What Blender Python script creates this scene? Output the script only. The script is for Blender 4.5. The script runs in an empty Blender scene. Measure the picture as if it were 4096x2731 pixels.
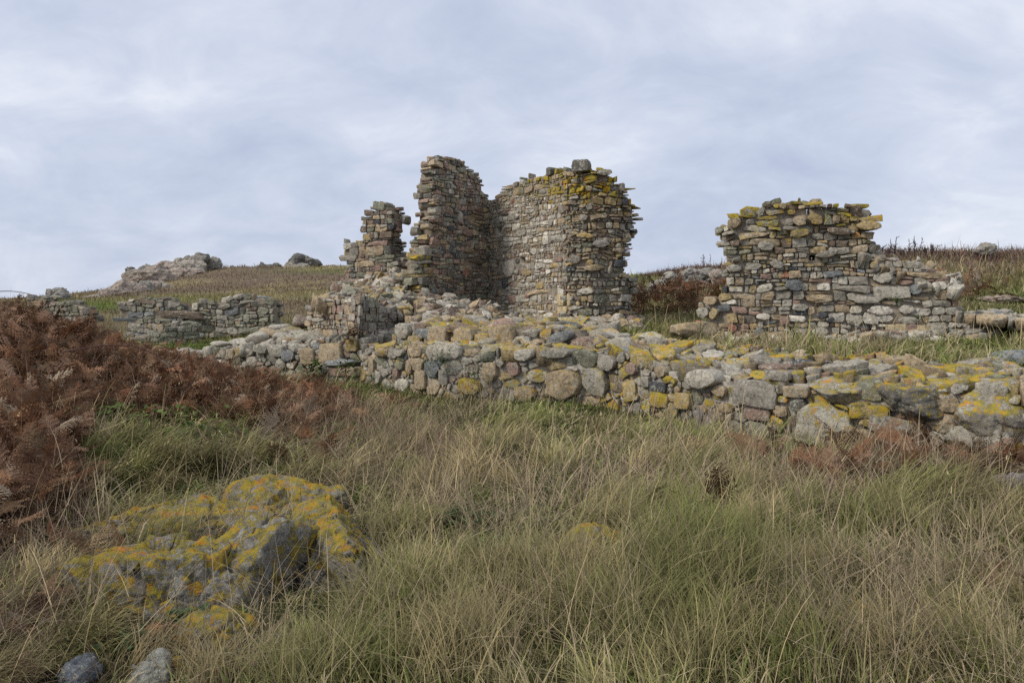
import bpy, bmesh, math, random
import numpy as np
from mathutils import Vector

# ------------------------------------------------------------------ camera, sky, sun, exposure
F, CX, HY, HC = 800.0, 512.0, 300.0, 1.6          # focal length in px of a 1024 frame, optical centre, horizon row, eye height
sc = bpy.context.scene
cam_d = bpy.data.cameras.new('camera'); cam = bpy.data.objects.new('camera', cam_d)
sc.collection.objects.link(cam); sc.camera = cam
cam.location = (0, 0, HC); cam.rotation_euler = (math.radians(90), 0, 0)
cam_d.sensor_width = 36; cam_d.lens = F / 1024 * 36
cam_d.shift_y = -(341 - HY) / 1024
cam_d.clip_start = .05; cam_d.clip_end = 3000
sc.view_settings.view_transform = 'Standard'; sc.view_settings.look = 'None'
sc.view_settings.exposure = 0.12; sc.view_settings.gamma = 1
sc.cycles.use_denoising = False; sc.cycles.max_bounces = 5; sc.cycles.diffuse_bounces = 3; sc.cycles.transparent_max_bounces = 4
SUN = Vector((-.74, -.34, .72)).normalized()
sun_d = bpy.data.lights.new('sun', 'SUN'); sun = bpy.data.objects.new('sun', sun_d); sc.collection.objects.link(sun)
sun_d.energy = 2.3; sun_d.angle = math.radians(16); sun_d.color = (1, .93, .82)
sun.rotation_euler = SUN.to_track_quat('Z', 'Y').to_euler()

def N(nt, t, **kw):
    n = nt.nodes.new(t)
    for k, v in kw.items():
        if k == 'inp':
            for a, b in v.items(): n.inputs[a].default_value = b
        else: setattr(n, k, v)
    return n

def ramp(nt, src, stops, interp='LINEAR'):
    r = N(nt, 'ShaderNodeValToRGB'); r.color_ramp.interpolation = interp
    els = r.color_ramp.elements
    while len(els) < len(stops): els.new(.5)
    for e, (p, c) in zip(els, stops):
        e.position = p; e.color = (c, c, c, 1) if isinstance(c, (int, float)) else (*c, 1)
    nt.links.new(src, r.inputs[0]); return r

def mth(nt, op, a, b=None, c=None):
    n = N(nt, 'ShaderNodeMath', operation=op)
    for i, v in enumerate((a, b, c)):
        if v is None: continue
        if isinstance(v, (int, float)): n.inputs[i].default_value = v
        else: nt.links.new(v, n.inputs[i])
    return n.outputs[0]

def mix(nt, fac, a, b, mode='MIX'):
    n = N(nt, 'ShaderNodeMix', data_type='RGBA', blend_type=mode)
    for i, v in ((0, fac), (6, a), (7, b)):
        if isinstance(v, (int, float)): n.inputs[i].default_value = v
        elif isinstance(v, tuple): n.inputs[i].default_value = (*v, 1)
        else: nt.links.new(v, n.inputs[i])
    return n.outputs[2]

world = bpy.data.worlds.new('World'); sc.world = world; world.use_nodes = True
nt = world.node_tree; nt.nodes.clear(); L = nt.links
out = N(nt, 'ShaderNodeOutputWorld'); bg = N(nt, 'ShaderNodeBackground')
sky = N(nt, 'ShaderNodeTexSky', sky_type='NISHITA', sun_disc=False)
sky.sun_elevation = math.asin(SUN.z); sky.sun_rotation = math.atan2(SUN.x, SUN.y)
tc = N(nt, 'ShaderNodeTexCoord'); sep = N(nt, 'ShaderNodeSeparateXYZ'); L.new(tc.outputs['Generated'], sep.inputs[0])
zz = mth(nt, 'ADD', mth(nt, 'MAXIMUM', sep.outputs[2], 0.0), .5)      # flat cloud deck seen in perspective
cb = N(nt, 'ShaderNodeCombineXYZ')
L.new(mth(nt, 'DIVIDE', sep.outputs[0], zz), cb.inputs[0]); L.new(mth(nt, 'DIVIDE', sep.outputs[1], zz), cb.inputs[1])
mp = N(nt, 'ShaderNodeMapping'); mp.inputs['Rotation'].default_value = (0, 0, .45); mp.inputs['Scale'].default_value = (.85, 1.1, 1)
mp.inputs['Location'].default_value = (.9, .35, 0)
L.new(cb.outputs[0], mp.inputs[0])
n1 = N(nt, 'ShaderNodeTexNoise', inp={'Scale': 1.5, 'Detail': 6.0, 'Roughness': .55, 'Distortion': .35}); L.new(mp.outputs[0], n1.inputs[0])
n2 = N(nt, 'ShaderNodeTexNoise', inp={'Scale': 5.0, 'Detail': 7.0, 'Roughness': .6, 'Distortion': .5}); L.new(mp.outputs[0], n2.inputs[0])
cl = mth(nt, 'ADD', mth(nt, 'MULTIPLY', n1.outputs[0], .62), mth(nt, 'MULTIPLY', n2.outputs[0], .38))
elev = mth(nt, 'MULTIPLY', mth(nt, 'SUBTRACT', sep.outputs[2], .15), .22)
cl = mth(nt, 'ADD', cl, elev)
deck = ramp(nt, cl, [(.37, (.455, .515, .67)), (.46, (.53, .59, .73)), (.55, (.63, .68, .80)), (.64, (.79, .82, .90))])
sk = mix(nt, 1.0, sky.outputs[0], (.1, .1, .1), 'MULTIPLY')
skc = mix(nt, .93, sk, deck.outputs[0])
L.new(skc, bg.inputs[0]); bg.inputs[1].default_value = 1.0
L.new(bg.outputs[0], out.inputs[0])

# ------------------------------------------------------------------ helpers
rng = np.random.default_rng(7); random.seed(7)
C = sc.collection

def w2p(X, Y, Z): return CX + F * X / Y, HY + F * (HC - Z) / Y
def p2w(px, py, Y): return (px - CX) / F * Y, Y, HC - (py - HY) / F * Y

def _h(ix, iy, iz, s):
    n = (ix.astype(np.int64) * 374761393 + iy.astype(np.int64) * 668265263 + iz.astype(np.int64) * 2147483647 + s * 1274126177) & 0xffffffff
    n = ((n ^ (n >> 13)) * 1274126177) & 0xffffffff
    n = ((n ^ (n >> 16)) * 2246822519) & 0xffffffff
    return ((n ^ (n >> 15)) & 0xffffff) / float(0xffffff)

def vnoise(P, s=0):
    P = np.asarray(P, float)
    i = np.floor(P).astype(np.int64); f = P - i; f = f * f * (3 - 2 * f)
    r = 0
    for dx in (0, 1):
        for dy in (0, 1):
            for dz in (0, 1):
                w = (f[..., 0] if dx else 1 - f[..., 0]) * (f[..., 1] if dy else 1 - f[..., 1]) * (f[..., 2] if dz else 1 - f[..., 2])
                r = r + w * _h(i[..., 0] + dx, i[..., 1] + dy, i[..., 2] + dz, s)
    return r * 2 - 1

def fbm(P, s=0, o=4, g=.5):
    r = 0; a = 1; t = 0
    for k in range(o):
        r = r + a * vnoise(P * (2.03 ** k), s + k * 17); t += a; a *= g
    return r / t

def fbm2(X, Y, sc_, s=0, o=3): 
    X = np.asarray(X, float)
    return fbm(np.stack([X * sc_, np.asarray(Y, float) * sc_, np.zeros_like(X) + .37], -1), s, o)

def mesh_obj(name, V, faces, mat, parent=None, col=None, loc=None, smooth=True, nper=None):
    """V (n,3) world positions; faces: (m,4) int array or list of arrays of mixed sizes"""
    V = np.asarray(V, np.float32)
    base = np.array(loc if loc is not None else ((0, 0, 0) if parent is None else parent['_loc'][:]), np.float32)
    me = bpy.data.meshes.new(name)
    fl = faces if isinstance(faces, list) else [faces]
    fl = [np.asarray(f, np.int32) for f in fl if len(f)]
    nl = sum(f.size for f in fl); nf = sum(len(f) for f in fl)
    me.vertices.add(len(V)); me.vertices.foreach_set('co', (V - base).ravel())
    me.loops.add(nl); me.polygons.add(nf)
    me.loops.foreach_set('vertex_index', np.concatenate([f.ravel() for f in fl]))
    tot = np.concatenate([np.full(len(f), f.shape[1], np.int32) for f in fl])
    st = np.zeros(nf, np.int32); st[1:] = np.cumsum(tot)[:-1]
    me.polygons.foreach_set('loop_start', st)
    me.polygons.foreach_set('use_smooth', np.full(nf, smooth))
    me.update(calc_edges=True)
    if col is not None:
        a = me.attributes.new('col', 'FLOAT_COLOR', 'POINT')
        col = np.asarray(col, np.float32)
        if col.shape[1] == 3: col = np.concatenate([col, np.zeros((len(col), 1), np.float32)], 1)
        a.data.foreach_set('color', col.ravel())
    me.materials.append(mat)
    o = bpy.data.objects.new(name, me); C.objects.link(o)
    if parent is not None: o.parent = parent
    else: o.location = base
    return o

def tag(o, label=None, cat=None, group=None, kind=None):
    for k, v in (('label', label), ('category', cat), ('group', group), ('kind', kind)):
        if v: o[k] = v
    return o

def thing(name, loc, label, cat, group=None):
    o = bpy.data.objects.new(name, None); C.objects.link(o); o.location = loc; o['_loc'] = list(map(float, loc))
    o.empty_display_size = .2
    return tag(o, label, cat, group)

class Acc:
    def __init__(s): s.V = []; s.F = {}; s.C = []; s.n = 0
    def add(s, V, faces, col):
        V = np.asarray(V); s.V.append(V)
        for f in (faces if isinstance(faces, list) else [faces]):
            f = np.asarray(f)
            if len(f): s.F.setdefault(f.shape[1], []).append(f + s.n)
        col = np.asarray(col, float)
        if col.ndim == 1: col = np.tile(col, (len(V), 1))
        if col.shape[1] == 3: col = np.concatenate([col, np.zeros((len(col), 1))], 1)
        s.C.append(col); s.n += len(V)
    def build(s, name, mat, parent=None, loc=None, smooth=True):
        if not s.V: return None
        return mesh_obj(name, np.concatenate(s.V), [np.concatenate(v) for v in s.F.values()], mat, parent, np.concatenate(s.C), loc, smooth)

# ------------------------------------------------------------------ materials
def new_mat(name):
    m = bpy.data.materials.new(name); m.use_nodes = True; t = m.node_tree; t.nodes.clear()
    o = N(t, 'ShaderNodeOutputMaterial'); b = N(t, 'ShaderNodeBsdfPrincipled', inp={'Roughness': .9, 'Specular IOR Level': .25})
    t.links.new(b.outputs[0], o.inputs[0]); return m, t, b

def stone_mat(name, sc_=1.0, crust=.5, lich_gain=1.0, bump=.5, lf=1.0, dist=None):
    m, t, b = new_mat(name); K = t.links
    at = N(t, 'ShaderNodeAttribute', attribute_name='col')
    geo = N(t, 'ShaderNodeNewGeometry')
    pos = N(t, 'ShaderNodeVectorMath', operation='SCALE'); pos.inputs['Scale'].default_value = sc_; K.new(geo.outputs['Position'], pos.inputs[0])
    def noise(s, d=4.0, r=.6, off=0, dist=0):
        n = N(t, 'ShaderNodeTexNoise', inp={'Scale': s, 'Detail': d, 'Roughness': r, 'Distortion': dist})
        mpn = N(t, 'ShaderNodeMapping'); mpn.inputs['Location'].default_value = (off, off * .7, off * 1.3)
        K.new(pos.outputs[0], mpn.inputs[0]); K.new(mpn.outputs[0], n.inputs[0]); return n.outputs[0]
    mott = ramp(t, noise(9, 6, .7), [(.25, .52), (.5, .95), (.75, 1.4)])
    base = mix(t, 1.0, at.outputs['Color'], mott.outputs[0], 'MULTIPLY')
    grain = ramp(t, noise(60, 3, .8, 3), [(.3, .62), (.5, 1.0), (.72, 1.45)])
    base = mix(t, .9, base, grain.outputs[0], 'MULTIPLY')
    # dark crust lichen and pale grey-green crust lichen
    dk = ramp(t, noise(14, 5, .65, 11), [(.52, 0.0), (.62, .65)])
    base = mix(t, dk.outputs[0], base, (.085, .088, .075))
    pl = ramp(t, mth(t, 'ADD', noise(20, 4, .7, 23), mth(t, 'MULTIPLY', noise(3, 2, .5, 29), .4)), [(.80 - .1 * crust, 0.0), (.86 - .1 * crust, .75)])
    base = mix(t, pl.outputs[0], base, (.42, .415, .345))
    # yellow and orange lichen on skyward faces
    sn = N(t, 'ShaderNodeSeparateXYZ'); K.new(geo.outputs['Normal'], sn.inputs[0])
    up = mth(t, 'MULTIPLY', mth(t, 'MAXIMUM', sn.outputs[2], -.2), .07)
    am = mth(t, 'MULTIPLY', at.outputs['Alpha'], .24 * lich_gain)
    ln = mth(t, 'ADD', mth(t, 'MULTIPLY', noise(4.5 * lf, 3, .6, 41), .48), mth(t, 'MULTIPLY', noise(20 * lf, 5, .75, 47, .4), .52))
    lm = mth(t, 'ADD', mth(t, 'ADD', ln, up), am)
    lm = ramp(t, lm, [(.70, 0.0), (.75, .92)])
    lm = mth(t, 'MULTIPLY', lm.outputs[0], mth(t, 'GREATER_THAN', at.outputs['Alpha'], .01))
    lc = ramp(t, noise(5.5, 3, .6, 61), [(.36, (.20, .17, .05)), (.5, (.38, .30, .025)), (.60, (.48, .29, .012)), (.70, (.56, .20, .008))])
    lcol = mix(t, .7, lc.outputs[0], ramp(t, noise(70, 3, .8, 7), [(.3, .45), (.7, 1.35)]).outputs[0], 'MULTIPLY')
    base = mix(t, lm, base, lcol)
    K.new(base, b.inputs['Base Color'])
    hs = mth(t, 'ADD', mth(t, 'MULTIPLY', noise(16, 6, .7), .7), mth(t, 'MULTIPLY', noise(75, 4, .7), .22))
    hs = mth(t, 'ADD', hs, mth(t, 'MULTIPLY', lm, .12))
    bp = N(t, 'ShaderNodeBump', inp={'Strength': bump, 'Distance': dist or .035 / sc_})
    K.new(hs, bp.inputs['Height']); K.new(bp.outputs[0], b.inputs['Normal'])
    return m

def mortar_mat(name, c1, c2):
    m, t, b = new_mat(name); K = t.links
    geo = N(t, 'ShaderNodeNewGeometry')
    n = N(t, 'ShaderNodeTexNoise', inp={'Scale': 7, 'Detail': 8.0, 'Roughness': .75}); K.new(geo.outputs['Position'], n.inputs[0])
    K.new(ramp(t, n.outputs[0], [(.3, c1), (.7, c2)]).outputs[0], b.inputs['Base Color'])
    n2 = N(t, 'ShaderNodeTexNoise', inp={'Scale': 45, 'Detail': 5.0, 'Roughness': .8}); K.new(geo.outputs['Position'], n2.inputs[0])
    bp = N(t, 'ShaderNodeBump', inp={'Strength': .8, 'Distance': .02}); K.new(n2.outputs[0], bp.inputs['Height']); K.new(bp.outputs[0], b.inputs['Normal'])
    return m

def plant_mat(name, trans=.25, rough=.75):
    m, t, b = new_mat(name); K = t.links
    at = N(t, 'ShaderNodeAttribute', attribute_name='col')
    K.new(at.outputs['Color'], b.inputs['Base Color']); b.inputs['Roughness'].default_value = rough
    b.inputs['Specular IOR Level'].default_value = .15
    if trans:
        tr = N(t, 'ShaderNodeBsdfTranslucent'); K.new(at.outputs['Color'], tr.inputs[0])
        mx = N(t, 'ShaderNodeMixShader', inp={0: trans}); K.new(b.outputs[0], mx.inputs[1]); K.new(tr.outputs[0], mx.inputs[2])
        K.new(mx.outputs[0], [n for n in t.nodes if n.type == 'OUTPUT_MATERIAL'][0].inputs[0])
    return m

M_STONE = stone_mat('rubble_stone', 1, .3, 1.15, .6, 1.7)
M_BOULD = stone_mat('lichened_boulder', 1.6, .45, 1.1, .9, 1.5)
M_NEAR = stone_mat('lichened_outcrop', 2.0, .5, 1.15, 1.0, 1.1, .05)
M_ROCK = stone_mat('weathered_rock', .22, .2, .8, .9)
M_MORT = mortar_mat('earth_mortar', (.15, .12, .09), (.34, .29, .225))
M_MORTM = mortar_mat('weathered_mortar', (.20, .17, .135), (.46, .40, .32))
M_MORTP = mortar_mat('lime_mortar', (.26, .235, .20), (.52, .48, .42))
M_GRASS = plant_mat('grass_blade', .18)
M_FERN = plant_mat('dead_fern', .2)
M_LEAF = plant_mat('leaf', .2, .85)
M_TWIG = plant_mat('twig', 0)

# ------------------------------------------------------------------ terrain
WALLX = np.array([-40, -12, -7.6, -4.04, -2.76, -1.02, 1.34, 2.4, 3.28, 4.12, 4.97, 6.4, 9, 30.])
WALLY = np.array([22, 19.5, 18, 16, 15, 13.2, 12.2, 10.2, 9.1, 8.5, 7.76, 7.0, 6.0, 4.0])
CP = [(150, 353, 22), (220, 350, 23), (250, 338, 26), (280, 330, 28), (130, 338, 28), (60, 322, 30), (20, 306, 34), (-100, 302, 34),
      (90, 308, 45), (150, 308, 42), (280, 303, 42), (305, 292, 55), (250, 287, 75), (200, 286, 75), (150, 292, 70), (70, 299, 65), (30, 303, 65), (0, 303, 60), (-150, 301, 60),
      (190, 273, 95), (230, 265, 100), (260, 268, 105), (340, 266, 115), (120, 288, 90), (310, 279, 80), (305, 304, 38), (420, 285, 60), (450, 266, 115),
      (-100, 300, 95), (30, 300, 95), (70, 297, 95), (560, 285, 60), (600, 277, 70), (500, 300, 40), (560, 272, 100),
      (60, 302, 160), (200, 294, 160), (340, 290, 160), (500, 290, 160), (700, 288, 160), (900, 286, 160), (1100, 286, 160), (-300, 302, 160), (1500, 288, 160),
      (100, 303, 400), (500, 302, 400), (900, 302, 400), (-400, 303, 400), (1400, 302, 400),
      (400, 335, 17.5), (350, 335, 18), (330, 318, 22), (400, 318, 22), (500, 321, 20), (560, 324, 19), (640, 326, 17.5), (450, 310, 25), (560, 312, 25),
      (670, 327, 18), (660, 314, 22), (680, 295, 30), (700, 285, 38), (650, 275, 52), (690, 269, 52), (640, 300, 32), (600, 300, 35), (640, 278, 75),
      (1000, 334, 15), (960, 343, 13), (850, 351, 12), (1000, 351, 11), (1000, 318, 18), (1000, 302, 22), (1000, 288, 26), (1010, 268, 31), (940, 256, 34), (880, 254, 36), (1020, 254, 33),
      (800, 262, 42), (850, 300, 22), (780, 300, 24), (900, 275, 28), (760, 335, 16), (850, 335, 16), (1200, 254, 33), (1200, 285, 26), (1200, 340, 13), (1500, 270, 33), (1500, 340, 13),
      (940, 262, 50), (1020, 260, 50), (850, 264, 55), (1200, 262, 50), (1500, 275, 50), (940, 275, 80), (1100, 275, 80), (760, 273, 75),
      (365, 354, 16), (450, 342, 14.6), (600, 347, 13.4), (700, 355, 11.5), (800, 360, 10.4), (900, 364, 9.8), (1024, 371, 9), (1200, 382, 8.2), (1600, 420, 7), (1600, 380, 9),
      (320, 352, 17.2), (250, 354, 18.5), (180, 358, 19.3), (100, 355, 20), (0, 340, 22), (-200, 335, 24), (-400, 330, 28), (-400, 310, 60), (0, 365, 18), (-300, 365, 18)]
cp = np.array(CP, float)
def _warp(px, Y): return np.stack([px / 260., np.log(Y) * 1.6], -1)
_A = _warp(cp[:, 0], cp[:, 2]); _D = np.linalg.norm(_A[:, None] - _A[None], axis=-1)
_M = np.zeros((len(cp) + 3,) * 2); _M[:-3, :-3] = _D - 0.0 * np.eye(len(cp)); _M[:-3, -3] = 1; _M[:-3, -2:] = _A; _M[-3, :-3] = 1; _M[-2:, :-3] = _A.T
_W = np.linalg.solve(_M, np.concatenate([cp[:, 1], np.zeros(3)]))

def back_z(X, Y):
    Yc = np.maximum(Y, 6.0); px = np.clip(CX + F * X / Yc, -500, 1650)
    q = _warp(px, np.minimum(Yc, 500)); shp = px.shape; q = q.reshape(-1, 2); r = np.empty(len(q))
    for i in range(0, len(q), 60000):
        d = np.linalg.norm(q[i:i + 60000, None] - _A[None], axis=-1)
        r[i:i + 60000] = d @ _W[:-3] + _W[-3] + q[i:i + 60000] @ _W[-2:]
    py = r.reshape(shp)
    return HC - (py - HY) / F * Yc

def ground(X, Y):
    X = np.asarray(X, float); Y = np.asarray(Y, float)
    yw = np.interp(X, WALLX, WALLY)
    s = np.clip((Y - yw - .25) / .9, 0, 1); s = s * s * (3 - 2 * s)
    front = .05 * fbm2(X, Y, .55, 3) + .03 * fbm2(X, Y, 1.7, 5)
    bank = lambda x, y, rx, ry, h: h * np.exp(-((X - x) / rx) ** 2 - ((Y - y) / ry) ** 2)
    front = front + bank(-8.6, 12.5, 2.9, 2.6, .95) + bank(-5.6, 12.2, 1.6, 2.0, .15) + bank(.6, 4.6, 1.1, .8, .10) + bank(-4.2, 7.3, 1.4, 1.3, .18) + bank(3.4, 6.6, 1.0, .7, .08)
    b = back_z(X, Y) + np.clip((Y - 12) / 60, .03, 1) * .35 * fbm2(X, Y, .16, 9, 4)
    return front * (1 - s) + b * s

M_GROUND, t, b = new_mat('moorland_ground')
K = t.links; at = N(t, 'ShaderNodeAttribute', attribute_name='col'); geo = N(t, 'ShaderNodeNewGeometry')
n1 = N(t, 'ShaderNodeTexNoise', inp={'Scale': 1.3, 'Detail': 10.0, 'Roughness': .72}); K.new(geo.outputs['Position'], n1.inputs[0])
K.new(mix(t, 1.0, at.outputs['Color'], ramp(t, n1.outputs[0], [(.3, .45), (.7, 1.6)]).outputs[0], 'MULTIPLY'), b.inputs['Base Color'])
n2 = N(t, 'ShaderNodeTexNoise', inp={'Scale': 5.5, 'Detail': 8.0, 'Roughness': .8}); K.new(geo.outputs['Position'], n2.inputs[0])
bp = N(t, 'ShaderNodeBump', inp={'Strength': 1.0, 'Distance': .25}); K.new(n2.outputs[0], bp.inputs['Height']); K.new(bp.outputs[0], b.inputs['Normal'])

# vegetation colours (albedo)
STRAW = np.array((.47, .38, .225)); STRAWD = np.array((.27, .205, .125)); OLIVE = np.array((.165, .165, .045)); GREEN = np.array((.075, .14, .02))
LIME = np.array((.19, .235, .05)); RUST = np.array((.20, .088, .045)); MAUVE = np.array((.16, .115, .08)); DKG = np.array((.05, .085, .035)); BRN = np.array((.19, .14, .09))

def hotspot(px, py, spots):
    w = np.zeros(px.shape)
    for x, y, rx, ry, a in spots: w = np.maximum(w, a * np.exp(-((px - x) / rx) ** 2 - ((py - y) / ry) ** 2))
    return w

def veg_colour(X, Y, Z):
    """mean colour of the plant cover growing at a place"""
    px, py = w2p(X, np.maximum(Y, .5), Z)
    a = fbm2(X, Y, .8, 21, 4); c = fbm2(X, Y, .35, 31, 3); e = fbm2(X, Y, 2.2, 51, 2)
    near = Y < 19
    m = np.clip(.40 + 1.5 * a, 0, 1)[:, None]
    col = STRAW * m * .92 + OLIVE * (1 - m) * 1.25
    g = np.clip(2.6 * c + 1.2 * e - .10, 0, 1)
    g = np.maximum(g, hotspot(px, py, [(345, 610, 45, 40, 1), (710, 560, 110, 40, .9), (860, 535, 80, 25, .9), (500, 530, 70, 30, .8), (440, 590, 60, 30, .7), (395, 394, 40, 8, 1), (545, 408, 90, 8, 1),
        (725, 430, 30, 14, 1), (805, 468, 30, 20, 1), (130, 500, 60, 30, .8), (220, 480, 60, 26, .6), (520, 500, 40, 20, .6), (600, 400, 60, 8, .8), (790, 640, 60, 30, .5), (960, 650, 50, 20, .5)]))
    g = np.where(near, g, 0)[:, None]
    gc = GREEN * (.5 - .5 * np.clip(e, -1, 1))[:, None] + LIME * (.5 + .5 * np.clip(e, -1, 1))[:, None]
    col = col * (1 - g) + gc * g
    r = hotspot(px, py, [(420, 465, 50, 26, .8), (390, 435, 60, 20, .5), (640, 500, 60, 25, .35), (850, 490, 60, 20, .2), (690, 520, 40, 14, .7), (1000, 610, 40, 40, .25), (50, 610, 80, 80, .85), (310, 440, 80, 25, .6), (900, 590, 50, 20, .15), (250, 460, 90, 12, .5)])
    r = np.where(near, r, 0)[:, None]
    col = col * (1 - r) + (BRN * .6 + RUST * .07 + STRAW * .32) * r
    # the moor behind the ruin
    far = np.clip((Y - 24) / 14, 0, 1)[:, None]
    b1 = fbm2(X, Y * 2.2, .05, 71, 4); b2 = fbm2(X, Y * 1.6, .19, 77, 3)
    mm = np.clip(.5 + 3.2 * b1 + 1.4 * b2, 0, 1)[:, None]
    fc = (MAUVE * .95 + STRAWD * .2) * (1 - mm) + (STRAWD * .85 + OLIVE * .5) * mm
    gg = hotspot(px, py, [(105, 306, 30, 6, 1), (180, 300, 60, 5, .5), (330, 299, 50, 6, .2), (60, 304, 30, 5, .8), (330, 271, 60, 3, .5), (640, 279, 25, 6, .7)])[:, None]
    fc = fc * (1 - gg) + (LIME * .8 + GREEN * .1) * gg
    rightside = np.clip((px - 640) / 60, 0, 1)[:, None] * np.clip((300 - py) / 12, 0, 1)[:, None]
    hi = np.clip((283 - py) / 12, 0, 1)[:, None]
    fc = fc * (1 - rightside) + ((MAUVE * .95 + STRAWD * .35) * hi + (RUST * .35 + OLIVE * .55 + GREEN * .2) * (1 - hi)) * rightside
    col = col * (1 - far) + fc * far
    gr = hotspot(px, py, [(200, 349, 70, 8, 1), (290, 335, 40, 5, .8), (1000, 345, 60, 8, .5), (1000, 318, 50, 10, .7), (680, 322, 30, 6, .5), (1010, 295, 40, 12, .6)])[:, None] * (~near | (py < 352))[:, None]
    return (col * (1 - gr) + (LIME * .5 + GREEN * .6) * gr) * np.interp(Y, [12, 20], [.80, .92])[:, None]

NT = 480; rr = np.concatenate([np.linspace(.4, 4, 30)[:-1], np.geomspace(4, 420, 300)])
ang = np.linspace(0, 2 * np.pi, NT, endpoint=False)
# finer steps straight ahead
dens = 1 + 3.2 * np.exp(-((np.angle(np.exp(1j * (ang - np.pi / 2)))) / .8) ** 4)
cum = np.concatenate([[0], np.cumsum(1 / np.interp(ang, ang, dens))]); ang = cum[:-1] / cum[-1] * 2 * np.pi
shift = ang[np.argmin(np.abs(np.arange(NT) - NT // 4))]; ang = ang + (np.pi / 2 - shift)
RR, AA = np.meshgrid(rr, ang, indexing='ij')
GX, GY = RR * np.cos(AA), RR * np.sin(AA); GZ = ground(GX, GY)
V = np.stack([GX, GY, GZ], -1).reshape(-1, 3)
i, j = np.meshgrid(np.arange(len(rr) - 1), np.arange(NT), indexing='ij'); i = i.ravel(); j = j.ravel(); j2 = (j + 1) % NT
Fq = np.stack([i * NT + j, (i + 1) * NT + j, (i + 1) * NT + j2, i * NT + j2], 1)
V = np.concatenate([V, [[0, 0, float(ground(np.array([0.]), np.array([0.]))[0])]]]); cidx = len(V) - 1
j = np.arange(NT); Ft = np.stack([np.full(NT, cidx), j, (j + 1) % NT], 1)
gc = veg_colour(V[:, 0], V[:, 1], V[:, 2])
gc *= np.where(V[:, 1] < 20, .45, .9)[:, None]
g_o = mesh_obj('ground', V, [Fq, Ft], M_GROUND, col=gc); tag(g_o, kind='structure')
me = bpy.data.meshes.new('sea'); bm = bmesh.new()
bmesh.ops.create_circle(bm, cap_ends=True, segments=64, radius=2500); bm.to_mesh(me); bm.free()
M_SEA, t, b = new_mat('sea_water'); b.inputs['Base Color'].default_value = (.07, .10, .13, 1); b.inputs['Roughness'].default_value = .25
me.materials.append(M_SEA); sea = bpy.data.objects.new('sea', me); C.objects.link(sea); sea.location = (0, 0, -6); tag(sea, kind='structure')

# ------------------------------------------------------------------ masonry
PAL = {'grey': (.30, .27, .225), 'lgrey': (.42, .385, .32), 'tan': (.37, .285, .185), 'pink': (.29, .195, .155), 'slate': (.075, .078, .085), 'green': (.225, .22, .16),
       'white': (.58, .535, .455), 'ochre': (.40, .30, .15), 'brown': (.19, .14, .105), 'red': (.33, .15, .10), 'cream': (.56, .45, .26), 'blue': (.20, .21, .215), 'dkgrey': (.15, .14, .12)}
def pick(pal, r=None):
    ks = list(pal); w = np.array([pal[k] for k in ks], float); k = ks[rng.choice(len(ks), p=w / w.sum())]
    return np.array(PAL[k]) * rng.uniform(.75, 1.25)

class Path:
    def __init__(s, pts, smooth=0):
        s.P = np.array(pts, float); d = np.linalg.norm(np.diff(s.P, axis=0), axis=1); s.U = np.concatenate([[0], np.cumsum(d)]); s.L = s.U[-1]
        tx = np.diff(s.P, axis=0) / d[:, None]; n = np.stack([tx[:, 1], -tx[:, 0]], 1)
        mid = (s.P[1:] + s.P[:-1]) / 2; sg = np.sign(-(n * mid).sum(1)); s.sg = sg; n = n * np.where(sg.sum() >= 0, 1, -1)
        nn = np.zeros_like(s.P); nn[0] = n[0]; nn[-1] = n[-1]; nn[1:-1] = n[1:] + n[:-1]; nn /= np.linalg.norm(nn, axis=1)[:, None]
        s.n = n; s.nn = nn
    def at(s, u):
        x = np.interp(u, s.U, s.P[:, 0]); y = np.interp(u, s.U, s.P[:, 1])
        lo = np.minimum(u, 0); hi = np.maximum(u - s.L, 0); t0 = (s.P[1] - s.P[0]) / (s.U[1]); t1 = (s.P[-1] - s.P[-2]) / (s.U[-1] - s.U[-2])
        return x + lo * t0[0] + hi * t1[0], y + lo * t0[1] + hi * t1[1]
    def nrm(s, u):
        return np.interp(u, s.U, s.nn[:, 0]), np.interp(u, s.U, s.nn[:, 1])
    def map(s, uvw):
        x, y = s.at(uvw[:, 0]); nx, ny = s.nrm(uvw[:, 0])
        return np.stack([x + nx * uvw[:, 2], y + ny * uvw[:, 2], uvw[:, 1]], 1)
    def px(s, u, v):
        x, y = s.at(u); return w2p(x, y, v)
    def inv(s, px, py):
        us = np.linspace(-.3, s.L + .3, 1500); x, y = s.at(us); q = CX + F * x / y
        k = int(np.argmin(np.abs(q - px))); return us[k], HC - (py - HY) / F * y[k], y[k]

def ppath(*pts): return Path([((px - CX) / F * Y, Y) for px, Y in pts])

def inpoly(px, py, poly):
    poly = np.asarray(poly, float); r = np.zeros(px.shape, bool); n = len(poly)
    for i in range(n):
        x0, y0 = poly[i]; x1, y1 = poly[(i + 1) % n]
        c = (y0 > py) != (y1 > py)
        if y1 != y0: r ^= c & (px < (x1 - x0) * (py - y0) / (y1 - y0) + x0)
    return r

def clip(poly, a, n, d):
    """keep points with (p - a).n <= d"""
    q = (poly - a) @ n - d; out = []
    m = len(poly)
    for i in range(m):
        j = (i + 1) % m
        if q[i] <= 0: out.append(poly[i])
        if (q[i] < 0 < q[j]) or (q[j] < 0 < q[i]): t = q[i] / (q[i] - q[j]); out.append(poly[i] + (poly[j] - poly[i]) * t)
    return np.array(out) if len(out) > 2 else None

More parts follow.
